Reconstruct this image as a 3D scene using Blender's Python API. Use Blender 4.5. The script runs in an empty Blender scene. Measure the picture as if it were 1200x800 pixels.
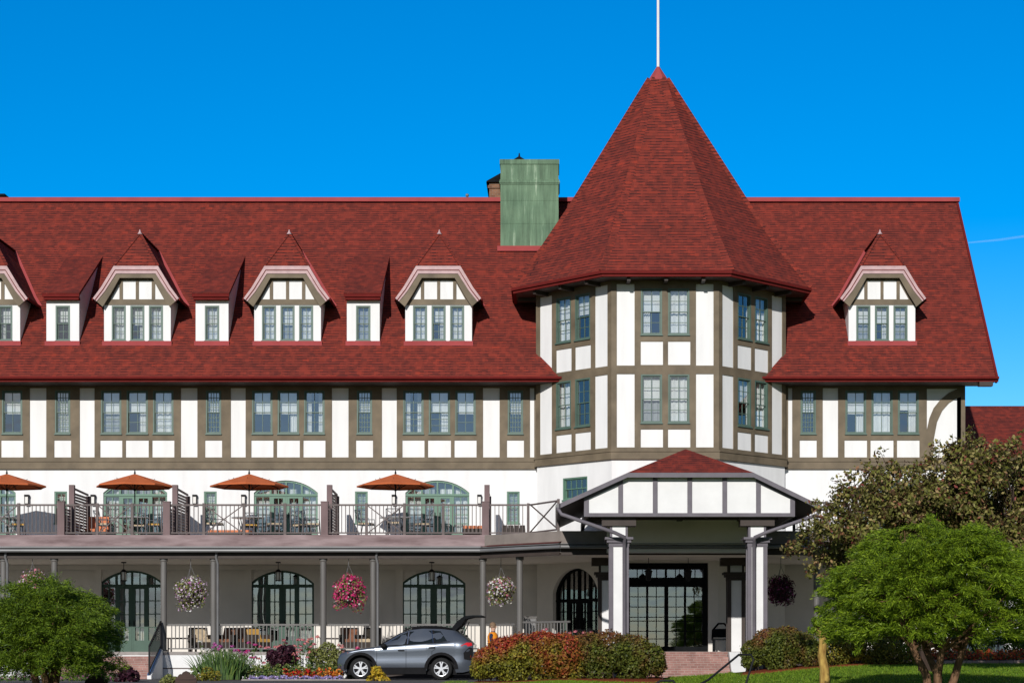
import bpy, math, random
import numpy as np
from mathutils import Vector, Matrix
from mathutils.geometry import tessellate_polygon, delaunay_2d_cdt

# ---------------------------------------------------------------- camera, sky, sun
sc = bpy.context.scene
col = sc.collection
R = math.radians
EYE, DIST, FPX, VX, VY = 0.77, 70.0, 2240.0, 650.0, 768.0
def X(px, d=70.0): return (px - VX) * d / FPX
def Z(py, d=70.0): return EYE + (VY - py) * d / FPX

cam_d = bpy.data.cameras.new('camera'); cam = bpy.data.objects.new('camera', cam_d); col.objects.link(cam)
cam.location = (0, -DIST, EYE); cam.rotation_euler = (R(90), 0, 0)
cam_d.sensor_width = 36; cam_d.lens = 36 * FPX / 1200
cam_d.shift_x = -50 / 1200; cam_d.shift_y = 368 / 1200
cam_d.clip_start = 0.5; cam_d.clip_end = 20000
sc.camera = cam

SUN_EL, SUN_AZ = R(22.5), R(11)            # azimuth: to the left of straight behind the camera
sd = Vector((math.sin(SUN_AZ) * math.cos(SUN_EL), math.cos(SUN_AZ) * math.cos(SUN_EL), -math.sin(SUN_EL)))
sl = bpy.data.lights.new('sun', 'SUN'); sun = bpy.data.objects.new('sun', sl); col.objects.link(sun)
sun.rotation_euler = sd.to_track_quat('-Z', 'Y').to_euler()
sl.energy = 4.1; sl.angle = R(0.5); sl.color = (1.0, 0.962, 0.92)

world = bpy.data.worlds.new('World'); sc.world = world; world.use_nodes = True
wn, wl = world.node_tree.nodes, world.node_tree.links
wn.clear()
w_out = wn.new('ShaderNodeOutputWorld'); w_bg = wn.new('ShaderNodeBackground'); w_bg.inputs[1].default_value = 0.10
sky = wn.new('ShaderNodeTexSky'); sky.sky_type = 'NISHITA'; sky.sun_disc = False
sky.sun_elevation = SUN_EL; sky.sun_rotation = R(180) + SUN_AZ
sky.altitude = 600; sky.air_density = 1.0; sky.dust_density = 0.15; sky.ozone_density = 3.0
hs = wn.new('ShaderNodeHueSaturation'); hs.inputs['Saturation'].default_value = 1.55; hs.inputs['Hue'].default_value = 0.497
hs.inputs['Value'].default_value = 1.0
wl.new(sky.outputs[0], hs.inputs['Color'])
tint = wn.new('ShaderNodeMix'); tint.data_type = 'RGBA'; tint.blend_type = 'MULTIPLY'; tint.inputs[0].default_value = 1.0; wl.new(hs.outputs[0], tint.inputs[6])
# clouds in the half of the sky behind the camera (they show in the window glass)
tc = wn.new('ShaderNodeTexCoord')
mp = wn.new('ShaderNodeMapping'); mp.inputs['Scale'].default_value = (1.0, 1.0, 3.0); wl.new(tc.outputs['Generated'], mp.inputs[0])
nz = wn.new('ShaderNodeTexNoise'); nz.inputs['Scale'].default_value = 5.0; nz.inputs['Detail'].default_value = 6; wl.new(mp.outputs[0], nz.inputs['Vector'])
cr = wn.new('ShaderNodeMapRange'); cr.inputs[1].default_value = 0.47; cr.inputs[2].default_value = 0.62; wl.new(nz.outputs[0], cr.inputs[0])
sx = wn.new('ShaderNodeSeparateXYZ'); wl.new(tc.outputs['Generated'], sx.inputs[0])
half = wn.new('ShaderNodeMapRange'); half.inputs[1].default_value = -0.15; half.inputs[2].default_value = -0.5; wl.new(sx.outputs[1], half.inputs[0])
# deep blue away from the sun, as through a polarising haze-free sky; paler on the sun's side, and dimmed there to cut the ambient light
gain = wn.new('ShaderNodeValToRGB'); ge = gain.color_ramp.elements; ge[0].position = 0.30; ge[0].color = (0.8, 0.9, 1.1, 1); ge[1].position = 0.68; ge[1].color = (1.0, 1.18, 1.36, 1)
gm = wn.new('ShaderNodeMapRange'); gm.inputs[1].default_value = -1; gm.inputs[2].default_value = 1; wl.new(sx.outputs[1], gm.inputs[0]); wl.new(gm.outputs[0], gain.inputs[0]); wl.new(gain.outputs[0], tint.inputs[7])
mu = wn.new('ShaderNodeMath'); mu.operation = 'MULTIPLY'; wl.new(cr.outputs[0], mu.inputs[0]); wl.new(half.outputs[0], mu.inputs[1])
mxw = wn.new('ShaderNodeMix'); mxw.data_type = 'RGBA'; wl.new(mu.outputs[0], mxw.inputs[0]); side = wn.new('ShaderNodeMix'); side.data_type = 'RGBA'; dim = wn.new('ShaderNodeMix'); dim.data_type = 'RGBA'; dim.blend_type = 'MULTIPLY'; dim.inputs[0].default_value = 1; dim.inputs[7].default_value = (0.50, 0.565, 0.66, 1)
wl.new(sky.outputs[0], dim.inputs[6]); wl.new(dim.outputs[2], side.inputs[6]); wl.new(tint.outputs[2], side.inputs[7])
sf = wn.new('ShaderNodeMapRange'); sf.inputs[1].default_value = -0.25; sf.inputs[2].default_value = 0.35; wl.new(sx.outputs[1], sf.inputs[0]); wl.new(sf.outputs[0], side.inputs[0])
wl.new(side.outputs[2], mxw.inputs[6]); mxw.inputs[7].default_value = (3.6, 3.8, 4.3, 1)
wl.new(mxw.outputs[2], w_bg.inputs[0]); wl.new(w_bg.outputs[0], w_out.inputs[0])

sc.view_settings.view_transform = 'Standard'; sc.view_settings.look = 'None'
sc.view_settings.exposure = 0.0; sc.view_settings.gamma = 1.0
sc.render.engine = 'CYCLES'
sc.cycles.max_bounces = 6; sc.cycles.diffuse_bounces = 3; sc.cycles.glossy_bounces = 3; sc.cycles.transmission_bounces = 4; sc.cycles.transparent_max_bounces = 12
sc.cycles.use_denoising = True

rng = np.random.default_rng(7); rnd = random.Random(11)

# ---------------------------------------------------------------- materials
MATS = {}
def new_mat(name, rough=0.7, spec=0.3, metal=0.0):
    m = bpy.data.materials.new(name); m.use_nodes = True
    b = m.node_tree.nodes['Principled BSDF']
    b.inputs['Roughness'].default_value = rough; b.inputs['Specular IOR Level'].default_value = spec; b.inputs['Metallic'].default_value = metal
    MATS[name] = m
    return m, m.node_tree.nodes, m.node_tree.links, b
def ramp(n, stops, interp='LINEAR'):
    r = n.new('ShaderNodeValToRGB'); r.color_ramp.interpolation = interp
    e = r.color_ramp.elements
    while len(e) < len(stops): e.new(0.5)
    for i, (p, c) in enumerate(stops): e[i].position = p; e[i].color = (*c, 1)
    return r
def noise(n, l, scale, detail=4, coord='Object', stretch=(1, 1, 1), rough=0.55):
    t = n.new('ShaderNodeTexCoord'); m = n.new('ShaderNodeMapping'); m.inputs['Scale'].default_value = stretch
    l.new(t.outputs[coord], m.inputs[0])
    z = n.new('ShaderNodeTexNoise'); z.inputs['Scale'].default_value = scale; z.inputs['Detail'].default_value = detail; z.inputs['Roughness'].default_value = rough
    l.new(m.outputs[0], z.inputs['Vector'])
    return z
def bump(n, l, src, b, strength=0.3, dist=0.02):
    u = n.new('ShaderNodeBump'); u.inputs['Strength'].default_value = strength; u.inputs['Distance'].default_value = dist
    l.new(src, u.inputs['Height']); l.new(u.outputs[0], b.inputs['Normal'])
def paint(name, c, var=0.12, scale=3.0, rough=0.6, spec=0.3, stretch=(1, 1, 1), metal=0.0, bmp=0.0, coord='Object', dark=None, lo=0.3, hi=0.7):
    """a painted / plain surface with mottled wear"""
    m, n, l, b = new_mat(name, rough, spec, metal)
    z = noise(n, l, scale, 6, coord, stretch)
    c0 = dark or tuple(x * (1 - var) for x in c); c1 = tuple(min(1, x * (1 + var * 0.5)) for x in c)
    r = ramp(n, [(lo, c0), (hi, c1)]); l.new(z.outputs[0], r.inputs[0]); l.new(r.outputs[0], b.inputs['Base Color'])
    if bmp: bump(n, l, z.outputs[0], b, bmp, 0.01)
    return m
paint('stucco', (0.765, 0.765, 0.755), 0.07, 2.4, 0.9, 0.1, (1, 1, 0.16), bmp=0.12, lo=0.30, hi=0.62)
paint('door_green_shaded', (0.055, 0.105, 0.078), 0.1, 3, 0.5, 0.3)  # green of the lower doors, darkened to imitate the porch shade
paint('porch_wall', (0.74, 0.70, 0.64), 0.08, 1.2, 0.85, 0.1)
paint('patio_metal', (0.055, 0.075, 0.095), 0.3, 6, 0.45, 0.5)
paint('cream', (0.80, 0.745, 0.66), 0.08, 1.2, 0.8, 0.1)
paint('timber', (0.165, 0.130, 0.086), 0.32, 1.5, 0.65, 0.25, (1, 1, 1))
paint('dark_timber', (0.055, 0.042, 0.036), 0.2, 2.2, 0.6, 0.25)
paint('maroon', (0.135, 0.016, 0.014), 0.15, 3, 0.85, 0.08)
paint('flashing', (0.34, 0.066, 0.066), 0.14, 1.6, 0.8, 0.1)
paint('pale_trim', (0.50, 0.34, 0.34), 0.16, 5, 0.6, 0.3)
paint('window_green', (0.080, 0.132, 0.105), 0.12, 3, 0.5, 0.4)
paint('door_green', (0.105, 0.205, 0.145), 0.1, 3, 0.5, 0.4)
paint('mauve_board', (0.27, 0.205, 0.205), 0.45, 1.4, 0.75, 0.2, (0.6, 1, 3), dark=(0.15, 0.10, 0.10))
paint('grey_post', (0.135, 0.128, 0.12), 0.15, 2.5, 0.5, 0.35, (1, 1, 0.4))
paint('gutter_metal', (0.17, 0.17, 0.17), 0.2, 2, 0.35, 0.5, (0.4, 1, 1))
paint('pillar_trim', (0.135, 0.122, 0.14), 0.18, 3, 0.6, 0.3)
paint('rail_brown', (0.115, 0.09, 0.085), 0.2, 5, 0.55, 0.3)
paint('post_mauve', (0.17, 0.115, 0.115), 0.25, 3, 0.65, 0.25, (1, 1, 0.4))
paint('black_metal', (0.016, 0.016, 0.018), 0.3, 6, 0.6, 0.15)
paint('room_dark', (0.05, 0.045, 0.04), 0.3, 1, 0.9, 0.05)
paint('deck', (0.22, 0.19, 0.17), 0.2, 2, 0.8, 0.1)
paint('brown_roofing', (0.11, 0.04, 0.035), 0.25, 6, 0.85, 0.1)
paint('umbrella_cloth', (0.52, 0.135, 0.050), 0.12, 3, 0.85, 0.1)
paint('cushion_yellow', (0.62, 0.36, 0.09), 0.12, 6, 0.9, 0.05)
paint('cushion_orange', (0.62, 0.22, 0.11), 0.12, 6, 0.9, 0.05)
paint('cushion_beige', (0.50, 0.40, 0.27), 0.2, 9, 0.9, 0.05)
paint('cushion_brown', (0.22, 0.10, 0.06), 0.3, 9, 0.9, 0.05)
paint('wicker', (0.045, 0.033, 0.027), 0.4, 30, 0.6, 0.3, bmp=0.3)
paint('table_top', (0.42, 0.43, 0.44), 0.1, 3, 0.25, 0.5)
paint('bench_wood', (0.050, 0.026, 0.020), 0.35, 6, 0.6, 0.25, (0.3, 1, 3))
paint('white_paint', (0.73, 0.73, 0.72), 0.06, 2, 0.6, 0.2)
paint('blue_tread', (0.05, 0.13, 0.30), 0.2, 5, 0.6, 0.3)
paint('asphalt', (0.12, 0.115, 0.11), 0.25, 6, 0.9, 0.1, bmp=0.2)
paint('concrete', (0.32, 0.29, 0.27), 0.2, 4, 0.85, 0.1, bmp=0.1)
paint('soil', (0.06, 0.035, 0.025), 0.4, 12, 0.95, 0.05, bmp=0.5)
paint('mulch', (0.22, 0.055, 0.025), 0.5, 22, 0.95, 0.05, bmp=0.8)
paint('bark', (0.20, 0.115, 0.065), 0.5, 9, 0.95, 0.05, (1, 1, 0.25), bmp=0.9, dark=(0.05, 0.028, 0.016))
paint('bark_yellow', (0.42, 0.29, 0.08), 0.5, 9, 0.9, 0.05, (1, 1, 0.3), bmp=0.6, dark=(0.16, 0.08, 0.025))
paint('bark_dark', (0.055, 0.038, 0.030), 0.4, 12, 0.95, 0.05, (1, 1, 0.3), bmp=0.6)
paint('curtain', (0.84, 0.83, 0.80), 0.06, 4, 0.9, 0.05)
paint('curtain_grey', (0.42, 0.43, 0.43), 0.1, 4, 0.9, 0.05)
paint('lamp_glass', (0.75, 0.74, 0.70), 0.05, 4, 0.2, 0.5)
paint('terracotta', (0.30, 0.11, 0.06), 0.2, 5, 0.8, 0.1)
paint('lead_black', (0.010, 0.011, 0.012), 0.3, 4, 0.8, 0.06)

def car_mats():
    m, n, l, b = new_mat('car_paint', 0.30, 0.5, 0.55)
    b.inputs['Coat Weight'].default_value = 1.0; b.inputs['Coat Roughness'].default_value = 0.04
    z = noise(n, l, 400, 1); r = ramp(n, [(0.3, (0.080, 0.094, 0.118)), (0.7, (0.118, 0.136, 0.166))]); l.new(z.outputs[0], r.inputs[0]); l.new(r.outputs[0], b.inputs['Base Color'])
    paint('car_black', (0.012, 0.012, 0.013), 0.2, 8, 0.8, 0.08)
    paint('tyre', (0.016, 0.016, 0.016), 0.25, 12, 0.85, 0.2)
    paint('alloy', (0.62, 0.63, 0.65), 0.06, 8, 0.28, 0.5, metal=0.6)
    paint('chrome', (0.7, 0.7, 0.72), 0.04, 8, 0.12, 0.5, metal=1.0)
    paint('tail_red', (0.55, 0.015, 0.02), 0.1, 8, 0.1, 0.6)
    paint('amber', (0.7, 0.14, 0.05), 0.1, 8, 0.1, 0.6)
    m, n, l, b = new_mat('car_glass', 0.0, 0.35); b.inputs['Base Color'].default_value = (0.008, 0.012, 0.014, 1)
    z = noise(n, l, 2.0, 2); bump(n, l, z.outputs[0], b, 0.04, 0.02)
car_mats()

def glass():
    m, n, l, b = new_mat('glass', 0.02)
    out = n['Material Output']; n.remove(b)
    t = n.new('ShaderNodeBsdfTransparent'); t.inputs[0].default_value = (0.92, 0.96, 0.96, 1)
    g = n.new('ShaderNodeBsdfGlossy'); g.inputs['Roughness'].default_value = 0.015; g.inputs[0].default_value = (0.95, 0.98, 1, 1)
    mx = n.new('ShaderNodeMixShader'); mx.inputs[0].default_value = 0.30
    z = noise(n, l, 1.3, 1, 'Object', (1, 1, 1.6)); u = n.new('ShaderNodeBump'); u.inputs['Strength'].default_value = 0.25; u.inputs['Distance'].default_value = 0.012
    l.new(z.outputs[0], u.inputs['Height']); l.new(u.outputs[0], g.inputs['Normal'])
    l.new(t.outputs[0], mx.inputs[1]); l.new(g.outputs[0], mx.inputs[2]); l.new(mx.outputs[0], out.inputs[0])
glass()

def shingle():
    m, n, l, b = new_mat('shingle', 0.9, 0.12)
    t = n.new('ShaderNodeTexCoord')
    def brick(w, h, mort, c1, c2, cm, loc=(0, 0, 0), bias=0.0):
        mp = n.new('ShaderNodeMapping'); mp.inputs['Location'].default_value = loc; l.new(t.outputs['UV'], mp.inputs[0])
        k = n.new('ShaderNodeTexBrick'); l.new(mp.outputs[0], k.inputs['Vector'])
        k.inputs['Scale'].default_value = 1; k.inputs['Brick Width'].default_value = w; k.inputs['Row Height'].default_value = h
        k.inputs['Mortar Size'].default_value = mort; k.inputs['Mortar Smooth'].default_value = 0.3; k.inputs['Bias'].default_value = bias
        k.inputs['Color1'].default_value = (*c1, 1); k.inputs['Color2'].default_value = (*c2, 1); k.inputs['Mortar'].default_value = (*cm, 1)
        return k
    a = brick(0.21, 0.142, 0.0, (0.232, 0.038, 0.025), (0.150, 0.030, 0.022), (0.075, 0.014, 0.016))
    e = brick(60.0, 0.142, 0.030, (0, 0, 0), (0, 0, 0), (1, 1, 1))
    d = brick(0.27, 0.142, 0.0, (0, 0, 0), (1, 1, 1), (0, 0, 0), (0.13, 0.0, 0))
    r = ramp(n, [(0.50, (1, 1, 1)), (0.85, (0.74, 0.80, 0.84)), (1.0, (1.25, 1.08, 0.95))]); l.new(d.outputs['Color'], r.inputs[0])
    mxa = n.new('ShaderNodeMix'); mxa.data_type = 'RGBA'; mxa.blend_type = 'MULTIPLY'; mxa.inputs[0].default_value = 0.8
    l.new(a.outputs['Color'], mxa.inputs[6]); l.new(r.outputs[0], mxa.inputs[7])
    nd = brick(0.15, 0.142, 0.0, (0, 0, 0), (1, 1, 1), (0, 0, 0), (0.07, 0, 0)); rd = ramp(n, [(0.36, (0.15, 0.15, 0.15)), (0.52, (1, 1, 1))]); l.new(nd.outputs['Color'], rd.inputs[0])
    dm = n.new('ShaderNodeMath'); dm.operation = 'MULTIPLY'; l.new(e.outputs['Color'], dm.inputs[0]); l.new(rd.outputs[0], dm.inputs[1])
    mxd = n.new('ShaderNodeMix'); mxd.data_type = 'RGBA'; l.new(dm.outputs[0], mxd.inputs[0]); l.new(mxa.outputs[2], mxd.inputs[6]); mxd.inputs[7].default_value = (0.048, 0.015, 0.015, 1); mxa = mxd
    z = noise(n, l, 0.9, 5); r2 = ramp(n, [(0.3, (0.90, 0.93, 0.94)), (0.7, (1.08, 1.03, 1.02))]); l.new(z.outputs[0], r2.inputs[0])
    mxb = n.new('ShaderNodeMix'); mxb.data_type = 'RGBA'; mxb.blend_type = 'MULTIPLY'; mxb.inputs[0].default_value = 1
    l.new(mxa.outputs[2], mxb.inputs[6]); l.new(r2.outputs[0], mxb.inputs[7])
    l.new(mxb.outputs[2], b.inputs['Base Color'])
    bump(n, l, e.outputs['Color'], b, -0.5, 0.02)
shingle()

def brick_mat(name, c1, c2, cm, w=0.22, h=0.075):
    m, n, l, b = new_mat(name, 0.9, 0.1)
    t = n.new('ShaderNodeTexCoord'); k = n.new('ShaderNodeTexBrick'); l.new(t.outputs['UV'], k.inputs['Vector'])
    k.inputs['Scale'].default_value = 1; k.inputs['Brick Width'].default_value = w; k.inputs['Row Height'].default_value = h; k.inputs['Mortar Size'].default_value = 0.007
    k.inputs['Color1'].default_value = (*c1, 1); k.inputs['Color2'].default_value = (*c2, 1); k.inputs['Mortar'].default_value = (*cm, 1)
    z = noise(n, l, 3, 5); mx = n.new('ShaderNodeMix'); mx.data_type = 'RGBA'; mx.blend_type = 'MULTIPLY'; mx.inputs[0].default_value = 1
    r = ramp(n, [(0.3, (0.75, 0.75, 0.75)), (0.7, (1.1, 1.1, 1.1))]); l.new(z.outputs[0], r.inputs[0])
    l.new(k.outputs['Color'], mx.inputs[6]); l.new(r.outputs[0], mx.inputs[7]); l.new(mx.outputs[2], b.inputs['Base Color'])
    bump(n, l, k.outputs['Fac'], b, -0.4, 0.01)
brick_mat('pink_brick', (0.36, 0.20, 0.17), (0.27, 0.14, 0.12), (0.36, 0.30, 0.27))
brick_mat('chimney_brick', (0.26, 0.13, 0.07), (0.16, 0.07, 0.04), (0.2, 0.17, 0.14))
brick_mat('edging_brick', (0.42, 0.33, 0.30), (0.32, 0.22, 0.20), (0.15, 0.12, 0.1), 0.42, 0.5)

def copper():
    m, n, l, b = new_mat('copper_patina', 0.75, 0.25)
    z1 = noise(n, l, 2.2, 7, 'Object', (3.0, 3.0, 0.22), 0.65)
    r1 = ramp(n, [(0.25, (0.055, 0.085, 0.058)), (0.42, (0.105, 0.175, 0.112)), (0.58, (0.145, 0.24, 0.155)), (0.70, (0.40, 0.50, 0.38))]); l.new(z1.outputs[0], r1.inputs[0])
    z2 = noise(n, l, 1.3, 5); r2 = ramp(n, [(0.3, (0.75, 0.78, 0.75)), (0.7, (1.12, 1.08, 1.05))]); l.new(z2.outputs[0], r2.inputs[0])
    mx = n.new('ShaderNodeMix'); mx.data_type = 'RGBA'; mx.blend_type = 'MULTIPLY'; mx.inputs[0].default_value = 1
    l.new(r1.outputs[0], mx.inputs[6]); l.new(r2.outputs[0], mx.inputs[7]); l.new(mx.outputs[2], b.inputs['Base Color'])
copper()

def leaf_mat(name, stops, patch=None, patch_scale=1.2, transl=0.25, rough=0.55, red_top=0.0):
    """leaf colour picked per leaf; patch = second set of stops that takes over in noise patches"""
    m, n, l, b = new_mat(name, rough, 0.25)
    g = n.new('ShaderNodeNewGeometry'); r = ramp(n, stops); l.new(g.outputs['Random Per Island'], r.inputs[0]); colr = r.outputs[0]
    if patch:
        r2 = ramp(n, patch); l.new(g.outputs['Random Per Island'], r2.inputs[0])
        z = noise(n, l, patch_scale, 2); k = n.new('ShaderNodeMapRange'); k.inputs[1].default_value = 0.40; k.inputs[2].default_value = 0.56; l.new(z.outputs[0], k.inputs[0])
        if red_top:        # the sunny tips of the shrub turn first
            tc_ = n.new('ShaderNodeTexCoord'); sp = n.new('ShaderNodeSeparateXYZ'); l.new(tc_.outputs['Object'], sp.inputs[0])
            ma = n.new('ShaderNodeMath'); ma.operation = 'MULTIPLY_ADD'; ma.inputs[1].default_value = .30 * red_top; l.new(sp.outputs[2], ma.inputs[0]); l.new(z.outputs[0], ma.inputs[2])
            k.inputs[1].default_value = .62; k.inputs[2].default_value = .86; l.new(ma.outputs[0], k.inputs[0])
        mx = n.new('ShaderNodeMix'); mx.data_type = 'RGBA'; l.new(k.outputs[0], mx.inputs[0]); l.new(colr, mx.inputs[6]); l.new(r2.outputs[0], mx.inputs[7]); colr = mx.outputs[2]
    l.new(colr, b.inputs['Base Color'])
    t = n.new('ShaderNodeBsdfTranslucent'); l.new(colr, t.inputs[0])
    ms = n.new('ShaderNodeMixShader'); ms.inputs[0].default_value = transl
    l.new(b.outputs[0], ms.inputs[1]); l.new(t.outputs[0], ms.inputs[2]); l.new(ms.outputs[0], n['Material Output'].inputs[0])
leaf_mat('cedar_leaf', [(0, (0.055, 0.085, 0.006)), (0.5, (0.115, 0.195, 0.008)), (1, (0.27, 0.37, 0.018))])
leaf_mat('cedar_leaf_dark', [(0, (0.040, 0.066, 0.007)), (0.5, (0.088, 0.155, 0.010)), (1, (0.20, 0.28, 0.018))])
leaf_mat('crab_leaf', [(0, (0.075, 0.026, 0.016)), (0.35, (0.085, 0.085, 0.020)), (0.75, (0.19, 0.195, 0.036)), (0.93, (0.38, 0.30, 0.12)), (1, (0.26, 0.05, 0.05))])
leaf_mat('hedge_leaf', [(0, (0.075, 0.080, 0.012)), (0.5, (0.160, 0.165, 0.020)), (1, (0.30, 0.28, 0.03))], [(0, (0.22, 0.024, 0.020)), (0.5, (0.38, 0.055, 0.030)), (1, (0.36, 0.15, 0.028))], 1.3, red_top=1.0)
leaf_mat('hedge_leaf_green', [(0, (0.045, 0.062, 0.010)), (0.5, (0.085, 0.110, 0.016)), (1, (0.16, 0.175, 0.026))], [(0, (0.14, 0.045, 0.022)), (0.6, (0.20, 0.075, 0.03)), (1, (0.17, 0.14, 0.028))], 1.4, red_top=.8)
leaf_mat('golden_leaf', [(0, (0.09, 0.10, 0.015)), (0.5, (0.18, 0.18, 0.025)), (1, (0.36, 0.27, 0.03))])
leaf_mat('yellow_leaf', [(0, (0.35, 0.22, 0.02)), (0.6, (0.60, 0.40, 0.03)), (1, (0.30, 0.28, 0.03))])
leaf_mat('iris_leaf', [(0, (0.030, 0.07, 0.016)), (0.6, (0.065, 0.13, 0.025)), (1, (0.14, 0.20, 0.04))])
leaf_mat('green_leaf', [(0, (0.045, 0.085, 0.02)), (0.6, (0.085, 0.14, 0.03)), (1, (0.17, 0.21, 0.05))])
leaf_mat('purple_leaf', [(0, (0.018, 0.006, 0.012)), (0.6, (0.045, 0.012, 0.025)), (1, (0.09, 0.025, 0.04))])
leaf_mat('pale_leaf', [(0, (0.10, 0.12, 0.03)), (0.6, (0.20, 0.22, 0.06)), (1, (0.30, 0.30, 0.10))])
leaf_mat('grass_blade', [(0, (0.085, 0.165, 0.010)), (0.6, (0.17, 0.30, 0.018)), (1, (0.30, 0.40, 0.035))], transl=0.4)
for nm, c in dict(pink=(0.62, 0.20, 0.26), coral=(0.70, 0.24, 0.22), hot_pink=(0.72, 0.030, 0.20), mauve=(0.42, 0.09, 0.30), lilac=(0.62, 0.44, 0.62), white=(0.80, 0.78, 0.70), violet=(0.36, 0.30, 0.62), red=(0.55, 0.02, 0.012), orange=(0.75, 0.24, 0.02), wine=(0.10, 0.012, 0.04), red_orange=(0.66, 0.09, 0.02)).items():
    leaf_mat('petal_' + nm, [(0, tuple(x * 0.6 for x in c)), (0.6, c), (1, tuple(min(0.85, x * 1.25 + 0.05) for x in c))], transl=0.3)

def grass_mat():
    m, n, l, b = new_mat('lawn_ground', 0.95, 0.05)
    z = noise(n, l, 60, 3); r = ramp(n, [(0.3, (0.060, 0.10, 0.010)), (0.7, (0.12, 0.185, 0.018))]); l.new(z.outputs[0], r.inputs[0])
    z2 = noise(n, l, 0.8, 3); r2 = ramp(n, [(0.35, (0.8, 0.85, 0.8)), (0.65, (1.2, 1.1, 1.0))]); l.new(z2.outputs[0], r2.inputs[0])
    mx = n.new('ShaderNodeMix'); mx.data_type = 'RGBA'; mx.blend_type = 'MULTIPLY'; mx.inputs[0].default_value = 1
    l.new(r.outputs[0], mx.inputs[6]); l.new(r2.outputs[0], mx.inputs[7]); l.new(mx.outputs[2], b.inputs['Base Color'])
    bump(n, l, z.outputs[0], b, 0.6, 0.04)
grass_mat()

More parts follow.
